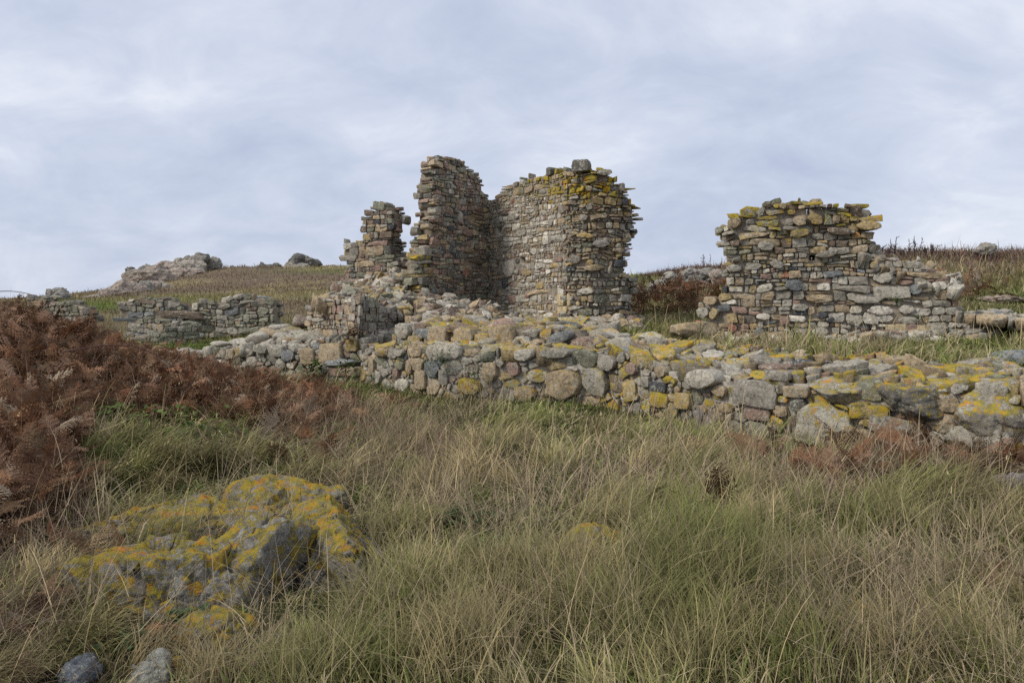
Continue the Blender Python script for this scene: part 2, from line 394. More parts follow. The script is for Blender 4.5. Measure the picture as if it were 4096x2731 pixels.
def cells(S, R, joint):
    """power diagram cells of seeds S (already in isotropic space) with radii R"""
    res = []
    for i in range(len(S)):
        d = np.linalg.norm(S - S[i], axis=1); near = np.argsort(d)[1:20]; r = R[i] * 2.1
        poly = S[i] + np.array([(-r, -r), (r, -r), (r, r), (-r, r)])
        for k in near:
            dd = d[k]
            if dd > 2 * (R[i] + R[k]) + r or dd < 1e-6: continue
            n = (S[k] - S[i]) / dd; t = (dd * dd + R[i] ** 2 - R[k] ** 2) / (2 * dd) - joint
            poly = clip(poly, S[i], n, t)
            if poly is None: break
        res.append(poly)
    return res

_ring_cache = {}
def ring_faces(M, nr):
    if (M, nr) not in _ring_cache:
        j = np.arange(M); q = []
        for r in range(nr - 1): q.append(np.stack([r * M + j, r * M + (j + 1) % M, (r + 1) * M + (j + 1) % M, (r + 1) * M + j], 1))
        c0, c1 = M * nr, M * nr + 1
        t = np.concatenate([np.stack([np.full(M, c0), (j + 1) % M, j], 1), np.stack([np.full(M, c1), (nr - 1) * M + j, (nr - 1) * M + (j + 1) % M], 1)])
        _ring_cache[(M, nr)] = (np.concatenate(q), t)
    return _ring_cache[(M, nr)]

def stone(acc, poly, wf, wb, col, big=False, bulge=.12, sharp=.5, tilt=.12, rough=1.0):
    c = poly.mean(0); p = poly
    for _ in range(2 if sharp < .45 else 1):
        q = np.empty((len(p) * 2, 2)); nx = np.roll(p, -1, 0); k = max(.04, .07 + .16 * (1 - sharp)); q[0::2] = p * (1 - k) + nx * k; q[1::2] = p * k + nx * (1 - k); p = q
    M = 28 if big else 12
    seg = np.linalg.norm(np.roll(p, -1, 0) - p, axis=1); cu = np.concatenate([[0], np.cumsum(seg)]); pp = np.vstack([p, p[:1]])
    s = np.linspace(0, cu[-1], M, endpoint=False); p = np.stack([np.interp(s, cu, pp[:, 0]), np.interp(s, cu, pp[:, 1])], 1)
    size = math.sqrt(max(abs(np.cross(p - c, np.roll(p, -1, 0) - c).sum()) / 2, 1e-6))
    e = min(size * ((.34 - .26 * min(sharp, 1)) if big else .2), (wf - wb) * .45)
    if big: rings = [(.55, wb), (.95, wb + .3 * e), (1, wf - 1.0 * e), (1.0, wf - .4 * e), (.985, wf - .14 * e), (.95, wf - .03 * e), (.84, wf + bulge * size * .15), (.55, wf + bulge * size * .6), (.28, wf + bulge * size * .8)]
    else: rings = [(.7, wb), (1, wf - 1.0 * e), (.985, wf - .18 * e), (.88, wf), (.45, wf + bulge * size * .6)]
    nr = len(rings); out = np.empty((nr * M + 2, 3)); d = p - c
    jit = 1 + rng.normal(0, .045 * rough, M)
    for k, (sc_, w) in enumerate(rings):
        j = jit * (1 + rng.normal(0, .02 * rough, M)); out[k * M:(k + 1) * M, :2] = c + d * (sc_ * j)[:, None]; out[k * M:(k + 1) * M, 2] = w
    out[nr * M] = (*c, wb); out[nr * M + 1] = (*c, wf + bulge * size)
    a, b_ = rng.normal(0, tilt, 2); fr = out[:, 2] > wf - 1.2 * e
    out[fr, 2] += (out[fr, 0] - c[0]) * a + (out[fr, 1] - c[1]) * b_
    out[:, 2] += rng.normal(0, .016 * size * rough, len(out))
    if big:
        out += fbm(np.stack([out[:, 0] * 5, out[:, 1] * 5, out[:, 2] * 5 + rng.uniform(0, 99)], 1), 5, 3)[:, None] * np.array([.3, .3, 1]) * size * .13 * rough
    q, t_ = ring_faces(M, nr)
    acc.add(out, [q, t_], col)

def seeds(u0, u1, v0, v1, size, aspect, forced, sizef=None, sig=.42, top=2.6):
    S = [np.array([f[0] / aspect, f[1]]) for f in forced]; R = [f[2] for f in forced]
    area = (u1 - u0) / aspect * (v1 - v0); nc = int(area / (size * size) * 5) + 20
    cand = np.stack([rng.uniform(u0 / aspect, u1 / aspect, nc), rng.uniform(v0, v1, nc)], 1)
    rad = size * np.clip(np.exp(rng.normal(-.1, sig, nc)), .35, top)
    if sizef is not None: rad = rad * sizef(cand[:, 0] * aspect, cand[:, 1])
    order = np.argsort(-rad[:nc // 5]); idx = np.concatenate([order, np.arange(nc // 5, nc)])
    SA = np.zeros((nc + len(S), 2)); RA = np.zeros(nc + len(S)); n = len(S)
    if n: SA[:n] = S; RA[:n] = R
    for k in idx:
        if n:
            d = np.hypot(SA[:n, 0] - cand[k, 0], SA[:n, 1] - cand[k, 1])
            if (d < .80 * (RA[:n] + rad[k])).any(): continue
        SA[n] = cand[k]; RA[n] = rad[k]; n += 1
    return SA[:n], RA[:n]

def coursed(u0, u1, v0, v1, h, aspect, joint, split=.3):
    polys, rad = [], []; n = int((v1 - v0) / h) + 2; hs = h * rng.uniform(.45, 1.7, n); ys = v0 + np.concatenate([[0], np.cumsum(hs)])
    ks = rng.uniform(0, 99, len(ys)); yf = lambda k, u: ys[k] + .26 * h * math.sin(u * 2.3 + ks[k]) + .16 * h * math.sin(u * 6.7 + ks[k] * 3)
    for k in range(len(ys) - 1):
        if ys[k] > v1: break
        u = u0 - rng.uniform(0, .3)
        while u < u1:
            w = hs[k] * aspect * math.exp(rng.normal(-.1, .5)); a, b = u, u + w; u = b; H = hs[k]
            j = joint / 2; s = rng.normal(0, .2, 8) * min(H, w); m1, m2 = (a + b) / 2 + s[0], (a + b) / 2 + s[1]
            P = np.array([(a + j + s[2] * .6, yf(k, a) + j), (m1, yf(k, m1) + j - abs(s[3]) * .2), (b - j + s[4] * .6, yf(k, b) + j), (b - j + abs(s[5]) * .3, (yf(k, b) + yf(k + 1, b)) / 2 + s[6]), (b - j + s[2] * .4, yf(k + 1, b) - j), (m2, yf(k + 1, m2) - j), (a + j - s[4] * .4, yf(k + 1, a) - j), (a + j - abs(s[7]) * .2, (yf(k, a) + yf(k + 1, a)) / 2 + s[1])])
            if rng.uniform() < split and w > H * 1.3 and H > h * .8:
                q = rng.uniform(.35, .65); mid = np.array([(a + j, yf(k, a) * (1 - q) + yf(k + 1, a) * q), (b - j, yf(k, b) * (1 - q) + yf(k + 1, b) * q)])
                lo = np.array([P[0], P[1], P[2], mid[1] - [0, j], mid[0] - [0, j]]); hi = np.array([mid[0] + [0, j], mid[1] + [0, j], P[4], P[5], P[6]])
                polys += [lo, hi]; rad += [H * .35] * 2
            else: polys.append(P); rad.append(min(H, w) * .5)
    return polys, np.array(rad)

def masonry(parent, path, outline, T=.6, size=.075, aspect=1.9, joint=.010, rag=None, pal=None, lich=None, core=M_MORT, layers=3, forced=(), holes=(),
            sizef=None, course=0, split=.3, sig=.42, prot=.03, flat=False, name='stonework', erode=.05, mat=M_STONE, bulge=.05, corew=-.02, big_px=30, uext=.35):
    """rubble walling over a plan path; OUTLINE is the wall's elevation (picture px on the face). forced: (px,py,w,h,colour,proud,lichen,tilt,shape)"""
    outline = np.array(outline, float)
    us = np.linspace(0, path.L, 60)
    zs = [path.inv(x, y)[1] for x, y in outline]; v0, v1 = min(zs) - .1, max(zs) + .15
    rag = rag or (lambda px, py: np.zeros(px.shape)); lich = lich or (lambda px, py: np.zeros(px.shape)); 
    fs = []; info = []
    for f in forced:
        u, z, Y = path.inv(f[0], f[1]); w, h = f[2] / F * Y, f[3] / F * Y; fs.append((u, z, .5 * math.sqrt(w / aspect * h) * 1.08)); info.append((w, h) + tuple(f[4:]))
    hs = []
    for f in holes:
        u, z, Y = path.inv(f[0], f[1]); w, h = f[2] / F * Y, f[3] / F * Y; hs.append((u, z, w, h)); 
        nh = max(1, int(round(w / aspect / h * 1.2)))
        for q in range(nh): fs.append((u + (q - (nh - 1) / 2) * w / nh, z, .5 * h)); info.append(None)
    acc = Acc(); n0 = len(fs)
    nmid = max(1, int(round((T - .34) / .3))) if layers == 3 else (layers - 2 if layers > 2 else 0)
    plan = [('f', 0)] + [('m', q) for q in range(nmid)] + ([('b', 0)] if layers > 1 else [])
    for layer, (lk, lq) in enumerate(plan):
        fo = fs if layer == 0 else []
        if course:
            CL, R = coursed(-uext, path.L + uext, v0, v1, course * (1.0 if layer == 0 else 1.2), aspect, joint if layer == 0 else .006, split)
            cen_ = np.array([c.mean(0) for c in CL]); uu, vv = cen_[:, 0], cen_[:, 1]; S = cen_
            if lk != 'b':
                for (fu, fz, fr), inf in zip(fs, info):
                    if layer and inf is not None: continue
                    fw, fh = (inf[0], inf[1]) if inf is not None else next((w_, h_) for (a_, b_, w_, h_) in hs if abs(b_ - fz) < 1e-6 and abs(a_ - fu) <= w_ / 2 + 1e-6)
                    gx = 0 if inf is not None else .6; hw_ = np.array([np.ptp(c[:, 0]) for c in CL]) * .5 * gx; hh_ = np.array([np.ptp(c[:, 1]) for c in CL]) * .5 * gx; hit = (np.abs(uu - fu) < fw * .5 + hw_) & (np.abs(vv - fz) < fh * .5 + hh_); R = np.where(hit, -1, R)
        else:
            S, R = seeds(-uext - .3, path.L + uext + .3, v0 - .3, v1 + .4, size * (1.0 if layer == 0 else 1.35), aspect, fo, sizef, top=1.7, sig=sig)
            CL = cells(S, R, joint / 2 if layer == 0 else .004); uu, vv = S[:, 0] * aspect, S[:, 1]
        px, py = path.px(uu, vv)
        keep = inpoly(px + rng.normal(0, .8, len(px)), py + rng.normal(0, .8, len(px)), outline)
        rg = rag(px, py); lc = lich(px, py)
        for k in range(len(S)):
            if (layer == 0 and k < n0 and not course) or R[k] < 0: continue
            if not keep[k] or CL[k] is None: continue
            poly = CL[k] if course else CL[k] * np.array([aspect, 1]); r = rg[k]; sz = R[k]
            if course: a_ = rng.normal(0, .07 + .05 * r); cp_ = poly.mean(0); poly = cp_ + (poly - cp_) @ np.array([[math.cos(a_), math.sin(a_)], [-math.sin(a_), math.cos(a_)]]) * rng.uniform(.86, 1.06)
            cc = pick(pal(px[k], py[k]) if callable(pal) else pal)
            a = float(np.clip(lc[k] * rng.uniform(.2, 1.5), 0, 1.3))
            pr = .012 + rng.uniform(0, 1) ** 1.5 * (prot + r * .11) - r * .03
            if layer == 0: wf, wb = pr, -.16 - r * .1
            elif lk == 'm': dz = (T - .3) / nmid; wf, wb = -.15 - lq * dz, -.17 - (lq + 1) * dz
            else: wf, wb = -T + .16, -T - pr
            if lk == 'b':
                tmp = Acc(); stone(tmp, poly, -wb, -wf, (*cc, a), False, bulge); P = tmp.V[0]; P[:, 2] *= -1
                q, t_ = tmp.F[4][0], tmp.F[3][0]; acc.add(P, [q[:, ::-1], t_[:, ::-1]], (*cc, a))
            else:
                bigp = (2 * sz * aspect * F / 14 > big_px)
                stone(acc, poly, wf, wb, (*cc, a), bigp, bulge * rng.uniform(0, 2), sharp=rng.uniform(.6, 1.2), tilt=.10 + .14 * r, rough=1 + r * .6)
    V = np.concatenate(acc.V); V = path.map(V); acc.V = [V]
    acc.build(name, mat, parent, smooth=not flat)
    # forced notable stones: a part each
    for (u, z, r), inf in zip(fs, info):
        if inf is None: continue
        w, h, ck, proud, li, rot, shape = inf[:7]; lab = inf[7] if len(inf) > 7 else None
        if shape == 'block': pl = np.array([(-.5, -.5), (-.1, -.52), (.5, -.47), (.52, .1), (.47, .5), (0, .52), (-.49, .48), (-.52, 0)])
        elif shape == 'cob': an = np.linspace(0, 2 * np.pi, 9, endpoint=False); pl = np.stack([np.cos(an), np.sin(an)], 1) * .54
        else: pl = np.array([(-.5, -.2), (-.1, -.5), (.35, -.42), (.55, 0), (.4, .4), (-.05, .5), (-.4, .38)])
        pl = pl * (1 + rng.normal(0, .08 if shape == 'slab' else .04, pl.shape)) * np.array([w, h]); cr, sr = math.cos(rot), math.sin(rot)
        pl = pl @ np.array([[cr, sr], [-sr, cr]]) + np.array([u, z])
        a2 = Acc(); stone(a2, pl, proud, -.25, (*(np.array(PAL[ck]) * rng.uniform(.9, 1.1)), li), True, bulge if shape != 'block' else .05, sharp={'block': .9, 'slab': .85, 'cob': .4}[shape], tilt=.06, rough=.55 if shape == 'block' else .9)
        a2.V = [path.map(np.concatenate(a2.V))]
        o = a2.build({'block': 'dressed_block', 'cob': 'cobble', 'slab': 'slab_stone'}[shape], mat, parent)
        if lab: o['label'] = lab
    # mortar core: a solid of small columns following the outline, slightly inside the stones
    st = .05; un = np.arange(-uext, path.L + uext, st); vn = np.arange(v0, v1, st); U, Vv = np.meshgrid(un, vn, indexing='ij')
    ok = np.ones(U.shape, bool)
    for du, dv in ((0, 0), (erode, 0), (-erode, 0), (0, erode), (0, -erode * .2)):
        a, b_ = path.px(U + du, Vv + dv); ok &= inpoly(a, b_, outline)
    for (u, z, w, h) in hs: ok &= ~((np.abs(U - u) < w / 2) & (np.abs(Vv - z) < h / 2))
    nu, nv = ok.shape
    if ok.any():
        gu, gv = np.meshgrid(np.arange(nu + 1), np.arange(nv + 1), indexing='ij'); GU = un[0] + (gu - .5) * st; GV = vn[0] + (gv - .5) * st
        a, b_ = path.px(GU, GV); rg = rag(a, b_)
        nz = fbm(np.stack([GU * 6, GV * 6, GU * 0], -1), 3, 3)
        idx = (gu * (nv + 1) + gv); nvtx = (nu + 1) * (nv + 1)
        fr = np.stack([GU, GV, corew - rg * .06 + nz * .02], -1).reshape(-1, 3); bk = np.stack([GU, GV, -T - corew + nz * .02 + rg * .08], -1).reshape(-1, 3)
        I, J = np.nonzero(ok); A, B, Cc, D = idx[I, J], idx[I + 1, J], idx[I + 1, J + 1], idx[I, J + 1]
        fc = [np.stack([A, B, Cc, D], 1), np.stack([A, D, Cc, B], 1) + nvtx]
        pad = np.pad(ok, 1)
        for (di, dj, e0, e1) in ((-1, 0, A, D), (1, 0, Cc, B), (0, -1, B, A), (0, 1, D, Cc)):
            m_ = ~pad[I + 1 + di, J + 1 + dj]; fc.append(np.stack([e0[m_], e1[m_], e1[m_] + nvtx, e0[m_] + nvtx], 1))
        VV = np.concatenate([fr, bk]); fc = np.concatenate(fc); used = np.unique(fc); remap = np.zeros(len(VV), int); remap[used] = np.arange(len(used))
        mesh_obj('mortar', path.map(VV[used]), remap[fc], core, parent, smooth=True)

def topping(parent, corner_fn, Lu, Lt, size, pal, lich, name='capping', joint=.008, aspect=1.3, T=.16, prot=.05, mat=M_STONE, keep=None, sig=.45, tilt=.2, bed=M_MORT, rect=None):
    """stones laid over a sloping or level surface; corner_fn(u, t) -> world xyz arrays"""
    S, R = seeds(-.35, Lu + .35, -.35, Lt + .35, size, aspect, [], sig=sig, top=1.75); CL = cells(S, R, joint / 2); acc = Acc()
    for k in range(len(S)):
        u, t_ = S[k, 0] * aspect, S[k, 1]
        if CL[k] is None or not (0 <= u <= Lu and 0 <= t_ <= Lt): continue
        if keep is not None and not keep(u, t_): continue
        stone(acc, CL[k] * np.array([aspect, 1]), rng.uniform(0, 1) ** 1.4 * prot, -T, (*pick(pal), float(np.clip(lich * rng.uniform(.2, 1.5), 0, 1.3))), R[k] * 2 * F / 12 > 13, .04, rng.uniform(.6, 1.2), tilt, 1.0)
    V = np.concatenate(acc.V); e = .03
    P = corner_fn(V[:, 0], V[:, 1]); Pu = corner_fn(V[:, 0] + e, V[:, 1]) - P; Pt = corner_fn(V[:, 0], V[:, 1] + e) - P
    n = np.cross(Pu, Pt); n /= np.linalg.norm(n, axis=1)[:, None] + 1e-9; n *= np.sign(n[:, 2:3] + 1e-9)
    acc.V = [P + n * V[:, 2:3]]; acc.build(name, mat, parent)
    gu, gt = np.meshgrid(np.linspace(.1, Lu - .1, int(Lu / .08) + 2), np.linspace(.22, Lt - .1, int(Lt / .08) + 2), indexing='ij')
    P = corner_fn(gu.ravel(), gt.ravel()); P[:, 2] -= .03; P[:, 2] += fbm(P * 5, 9, 3) * .02
    if keep is not None:
        pass
    nu, nv = gu.shape; I, J = np.meshgrid(np.arange(nu - 1), np.arange(nv - 1), indexing='ij'); I = I.ravel(); J = J.ravel()
    mesh_obj('mortar_bed', P, np.stack([I * nv + J, (I + 1) * nv + J, (I + 1) * nv + J + 1, I * nv + J + 1], 1), bed, parent)

def facet(V, sc_, sd, amp):
    """broken, angular relief: every cell of a jittered lattice tilts its own way"""
    P = V * sc_ + sd * 1.37; i0 = np.floor(P).astype(np.int64); best = np.full(len(P), 9.9); dd = np.zeros(len(P))
    for a in (-1, 0, 1):
        for b_ in (-1, 0, 1):
            for c in (-1, 0, 1):
                g = i0 + [a, b_, c]; j = np.stack([_h(g[:, 0], g[:, 1], g[:, 2], sd + q) for q in (1, 2, 3)], 1); D = P - (g + j); d2 = (D * D).sum(1)
                t_ = np.stack([_h(g[:, 0], g[:, 1], g[:, 2], sd + q) for q in (4, 5, 6)], 1) - .5; k = d2 < best
                best = np.where(k, d2, best); dd = np.where(k, (D * t_).sum(1) * 1.4 + t_[:, 0] * .5, dd)
    return dd / sc_ * amp

# --- loose rocks shaped by cutting planes
_ico = {}
def ico(sub):
    if sub not in _ico:
        bm = bmesh.new(); bmesh.ops.create_icosphere(bm, subdivisions=sub, radius=1)
        _ico[sub] = (np.array([v.co[:] for v in bm.verts]), np.array([[v.index for v in f.verts] for f in bm.faces])); bm.free()
    return _ico[sub]

def rock(size, sub=4, planes=11, seed=0, rough=.07, flat=.7, rotz=0, k=14, extra=(), layers_=0, fac=.28):
    r_ = np.random.default_rng(seed); D, Fc = ico(sub)
    n = r_.normal(size=(planes, 3)); n /= np.linalg.norm(n, axis=1)[:, None]; h = r_.uniform(.62, .98, planes)
    for (nx, ny, nz, hh) in extra: n = np.vstack([n, np.array([nx, ny, nz]) / math.sqrt(nx * nx + ny * ny + nz * nz)]); h = np.append(h, hh)
    inv = np.maximum(D @ n.T, 0) / h; r = 1 / (np.sum(np.maximum(inv, 1e-4) ** k, 1) + .93 ** k) ** (1 / k)
    V = D * r[:, None]
    V = V * (1 + rough * fbm(D * 2.2 + seed, seed, 5, .55) + rough * .5 * fbm(D * 7 + seed, seed + 3, 3))[:, None]
    n_ = V / np.linalg.norm(V, axis=1)[:, None]; V = V * np.array(size) * .5 / .85
    V = V + n_ * (facet(V / max(size), 3.2, seed + 60, .42) + facet(V / max(size), 8.5, seed + 61, .38))[:, None] * max(size) * fac
    if layers_: V[:, 2] += layers_ * np.abs(fbm(V * np.array([2, 2, 14]) / max(size), seed + 5, 3)) * size[2]
    c, s = math.cos(rotz), math.sin(rotz); V = V @ np.array([[c, s, 0], [-s, c, 0], [0, 0, 1]])
    return V, Fc

def put_rock(name, px, py, Y, size, mat, col, lich, label=None, cat=None, parent=None, group=None, smooth=True, **kw):
    """px,py = centre of the stone in the picture at depth Y"""
    x, y, z = p2w(px, py, Y); V, Fc = rock(size, **kw); V = V + np.array([x, y, z]); a = np.full((len(V), 1), lich)
    c = np.tile(np.array(PAL[col]) if isinstance(col, str) else np.array(col), (len(V), 1)) 
    o = mesh_obj(name, V, Fc, mat, parent, np.concatenate([c, a], 1), None if parent is not None else (x, y, z - size[2] / 2), smooth)
    if cat: tag(o, label, cat, group)
    elif label: o['label'] = label
    return o
def sstep(x, a, b): t_ = np.clip((np.asarray(x, float) - a) / (b - a), 0, 1); return t_ * t_ * (3 - 2 * t_)

def bil(q, Lu, Lt, bump=.12, s=3):
    q = [np.array(p2w(*p)) for p in q]           # front-left, front-right, back-right, back-left
    def fn(u, t_):
        a = (u / Lu)[:, None]; b_ = (t_ / Lt)[:, None]; P = q[0] * (1 - a) * (1 - b_) + q[1] * a * (1 - b_) + q[2] * a * b_ + q[3] * (1 - a) * b_
        P = P.copy(); P[:, 2] += bump * fbm(np.stack([P[:, 0] * 1.4, P[:, 1] * 1.4, P[:, 0] * 0 + s], 1), s, 3); return P
    return fn

# ---- the tall ruin: two wings meeting in an inner corner
R1 = thing('ruined_building', (0, 20, 1.0), 'tall L-shaped rubble ruin whose two wings meet in a dark corner', 'ruin')
pl_ = ppath((423, 19.7), (496, 22.3))
dk_pal = {'brown': 3.4, 'tan': 2.4, 'grey': 2.4, 'pink': 2.4, 'slate': .45, 'dkgrey': 2, 'green': 2.2, 'lgrey': .7, 'ochre': .3}  # darker, browner stone mix; the left wing's shade is put into its colours
out_l = [(421, 332), (422, 300), (420, 272), (421, 261), (426, 250), (433, 242), (434, 226), (435, 209), (433, 199), (435, 194), (433, 187), (436, 174), (438, 168), (438, 159), (443, 156.5), (456, 157), (462, 161), (468, 168), (479, 174), (483, 183), (485, 190), (488, 197), (490, 202), (496, 203), (496, 332)]
masonry(R1, pl_, out_l, T=.62, flat=True, course=.11, erode=.11, aspect=1.8, joint=.010, rag=lambda x, y: np.maximum(sstep(-x, -438, -424) * .8, sstep(-y, -172, -158) * .5) + .08,
        pal=lambda x, y: dk_pal if x > 434 else {'tan': 2, 'ochre': 1.2, 'grey': 2, 'green': 2, 'brown': 1},
        lich=lambda x, y: sstep(-x, -445, -424) * .62 + sstep(-y, -180, -158) * .12,
        forced=[(450.6, 227.7, 8, 5.5, 'slate', .03, 0, 0, 'block'), (438, 210, 10, 9, 'lgrey', .03, 0, 0, 'slab'), (459.5, 217, 8, 11, 'lgrey', .03, 0, 0, 'slab'), (442, 250, 10, 8, 'slate', .02, 0, 0, 'slab'), (452, 249, 11, 9, 'slate', .035, 0, 0, 'block'),
                (427, 251, 12, 9, 'grey', .04, .1, 0, 'block'), (425, 281, 12, 8, 'dkgrey', .04, .2, 0, 'block'), (450, 271.5, 11, 12, 'dkgrey', .03, 0, 0, 'cob'), (465, 271.5, 9, 7, 'red', .03, 0, 0, 'block'), (484, 274, 11, 11, 'brown', .03, 0, 0, 'block'),
                (430, 226, 8, 6, 'tan', .02, 0, 0, 'slab'), (463, 229, 12, 8, 'pink', .03, 0, 0, 'slab'), (449, 239, 8, 6, 'grey', .03, 0, 0, 'cob'), (434, 290, 7, 6, 'blue', .02, 0, 0, 'block')],
        holes=[(481, 228.5, 6, 7), (431, 265, 5.5, 5.5), (480.5, 266, 6, 6), (437, 305, 26, 12)])
pr_ = ppath((484, 22.25), (558, 19.25), (573, 18.8), (592, 18.55), (618, 18.6), (637, 19.0))
out_r = [(486, 203), (499, 194), (503, 188), (513, 183), (516, 180), (526, 178), (528, 175), (544, 175), (545, 170), (561, 170), (573, 169), (592, 170), (603, 168.5), (610, 173), (617, 181), (625, 185), (628, 199), (636, 208), (637, 223), (633, 236), (630, 246), (628, 258), (628, 271), (636, 279), (637, 296), (633, 306), (643, 317), (655, 322), (655, 333), (485, 333)]
lt_pal = {'white': 3.2, 'lgrey': 3.2, 'grey': 1.2, 'tan': 2.4, 'pink': .9, 'ochre': .6, 'slate': .25, 'red': .06}  # paler stone mix; light falling on the right wing's face is painted in
rg_pal = {'tan': 3, 'grey': 2.6, 'brown': 1.4, 'lgrey': 1.2, 'ochre': .8, 'green': 1, 'red': .1, 'dkgrey': .7, 'slate': .3}
masonry(R1, pr_, out_r, T=1.15, flat=True, course=.10, split=.3, erode=.10, aspect=1.45, joint=.022, core=M_MORTM, corew=.0, rag=lambda x, y: np.maximum(sstep(x, 556, 580), sstep(-y, -185, -172) * .35),
        pal=lambda x, y: ({'grey': 2, 'tan': 2, 'brown': 1.5, 'green': 1.5, 'lgrey': 1} if (x < 503 or y < 196) else lt_pal) if x < 563 else rg_pal,
        lich=lambda x, y: np.maximum(sstep(-y, -232, -185) * (.55 + .35 * sstep(x, 500, 560)), .14) + .12 * sstep(x, 560, 580), sizef=lambda u, v: np.where(u > 3.6, 1.08, 1.0),
        forced=[(509.6, 267.5, 19, 19, 'lgrey', .05, .06, 0, 'slab', 'large pale smooth stone beside the inner corner'), (505, 282.5, 11, 10, 'slate', .03, 0, 0, 'block'), (526, 240, 9, 6, 'white', .03, 0, 0, 'block'), (546, 239.6, 9, 9, 'white', .03, 0, 0, 'block'), (544, 212.5, 11, 5.5, 'lgrey', .03, 0, -.1, 'slab'),
                (534, 251, 9, 7, 'white', .03, 0, 0, 'slab'), (562, 299.5, 10, 12, 'cream', .06, 0, 0, 'block', 'cream dressed jamb stone'), (563.5, 311.6, 14, 11, 'cream', .06, 0, 0, 'block', 'cream dressed jamb stone'), (569.5, 299, 4.5, 12, 'cream', .04, 0, .1, 'block'),
                (582, 166, 16, 12, 'dkgrey', .12, .35, 0, 'block', 'dark lichened block standing on the wall top'), (550, 171.5, 9, 8, 'dkgrey', .06, .3, 0, 'block'), (621, 187, 6, 9, 'grey', .10, .1, 0, 'slab'), (576, 259, 12, 9, 'grey', .10, .4, 0, 'slab'), (593, 267.5, 17, 6, 'tan', .16, .5, .05, 'slab'),
                (600, 243.6, 14, 7, 'lgrey', .14, .1, 0, 'slab'), (619, 263, 11, 7, 'slate', .10, 0, 0, 'block'), (586, 235.6, 16, 5, 'ochre', .14, .5, -.1, 'slab'), (587, 290.6, 15, 6, 'lgrey', .10, .1, .05, 'cob'), (617, 250, 12, 4.5, 'tan', .14, 0, 0, 'slab'), (604, 172.5, 14, 6, 'lgrey', .10, .5, 0, 'slab'),
                (540, 285, 12, 7, 'ochre', .03, .5, 0, 'block'), (528, 272, 12, 7, 'tan', .03, .6, 0, 'slab'), (512, 299, 16, 9, 'pink', .03, .1, 0, 'block'), (648, 325, 11, 8, 'tan', .10, .1, 0, 'block', 'loose squared tan block at the foot of the wall')],
        holes=[(499.5, 230, 6, 7), (497, 266, 4.5, 6), (561.5, 253.5, 6, 6.5), (523, 260, 9, 7), (634, 297, 9, 4)])
hp = {'grey': 3, 'tan': 3, 'lgrey': 1.6, 'pink': 1, 'brown': 1.2, 'ochre': .5, 'green': .6, 'white': .7}
topping(R1, bil([(418, 326, 16.3), (505, 328, 16.6), (500, 308, 20.3), (412, 296, 19.3)], 2.2, 3.0, .25, 5), 2.2, 3.0, .075, hp, .15, 'rubble', tilt=.45, prot=.10)
topping(R1, bil([(500, 330, 16.6), (655, 334, 16.6), (640, 320, 18.6), (500, 314, 19.6)], 3.1, 2.2, .18, 8), 3.1, 2.2, .065, hp, .35, 'rubble', tilt=.4, prot=.08)

# ---- slender fragment and its stepped base
R2 = thing('ruined_building', (-3.6, 22, 1.0), 'slender stepped fragment of rubble wall beyond the collapsed corner', 'ruin')
out_c = [(346, 290), (346, 267), (343, 259), (341, 246), (343, 241), (363, 241.5), (363.5, 215), (371, 213), (374, 202), (381, 200.6), (387, 205), (392, 213), (394, 220.5), (390, 231), (391, 251), (397, 256), (401, 268), (402, 292)]
masonry(R2, ppath((341, 22.2), (402, 21.2)), out_c, T=.6, flat=True, course=.125, erode=.1, aspect=1.4, joint=.011, rag=lambda x, y: np.maximum(sstep(x, 388, 398) * .7, .1), pal=dk_pal,
        lich=lambda x, y: sstep(-x, -374, -364) * .5 * (y < 242) + sstep(-y, -216, -202) * .3 + .07, forced=[(380, 206, 12, 8, 'green', .06, .3, -.3, 'block'), (354, 251, 10, 9, 'grey', .03, 0, 0, 'block'), (367, 237, 9, 7, 'ochre', .03, .4, 0, 'block'), (378, 268, 8, 6, 'pink', .03, 0, 0, 'block')], layers=3)
# ---- low corner with squared quoins, rubble slope behind it
R3 = thing('ruined_wall', (-3.0, 16, .8), 'low broken wall corner with squared quoin stones and loose rubble heaped behind', 'ruined wall')
out_d = [(309, 342), (309.5, 306), (316, 303), (331, 298), (343, 300), (358, 299), (374, 299), (388, 306), (402, 310), (413, 316), (413, 345), (309, 345)]
masonry(R3, ppath((308, 17.6), (360, 15.6), (412, 18.2)), out_d, T=.55, flat=True, course=.12, aspect=1.25, joint=.011, pal=lambda x, y: {'pink': 2.4, 'tan': 3.2, 'lgrey': 2.2, 'grey': 1.3, 'white': .6} if x < 359 else {'grey': 3, 'dkgrey': 2, 'green': 2, 'brown': 1},  # stone colours carry the light: lit left face paler, shaded right face darker
        rag=lambda x, y: .15 + 0 * x, lich=lambda x, y: .1 + 0 * x, layers=3,
        forced=[(353, 305, 11, 11, 'grey', .05, 0, 0, 'block', 'squared grey quoin block'), (366, 305, 13, 12, 'dkgrey', .05, .05, 0, 'block'), (352, 317, 13, 7, 'lgrey', .05, 0, 0, 'block'), (370, 317, 20, 7, 'green', .03, 0, 0, 'block'), (372, 327, 17, 9, 'grey', .03, 0, 0, 'block'), (391, 327, 20, 9, 'dkgrey', .02, 0, 0, 'block'),
                (334, 309, 11, 10, 'pink', .03, 0, 0, 'slab'), (341, 315, 8, 7, 'lgrey', .03, 0, 0, 'block'), (346, 330, 12, 8, 'lgrey', .04, 0, .2, 'slab'), (318, 307, 8, 8, 'tan', .03, 0, 0, 'block'), (395, 318, 24, 7, 'blue', .03, .4, -.1, 'slab'), (371, 338, 18, 7, 'grey', .03, 0, 0, 'block')])
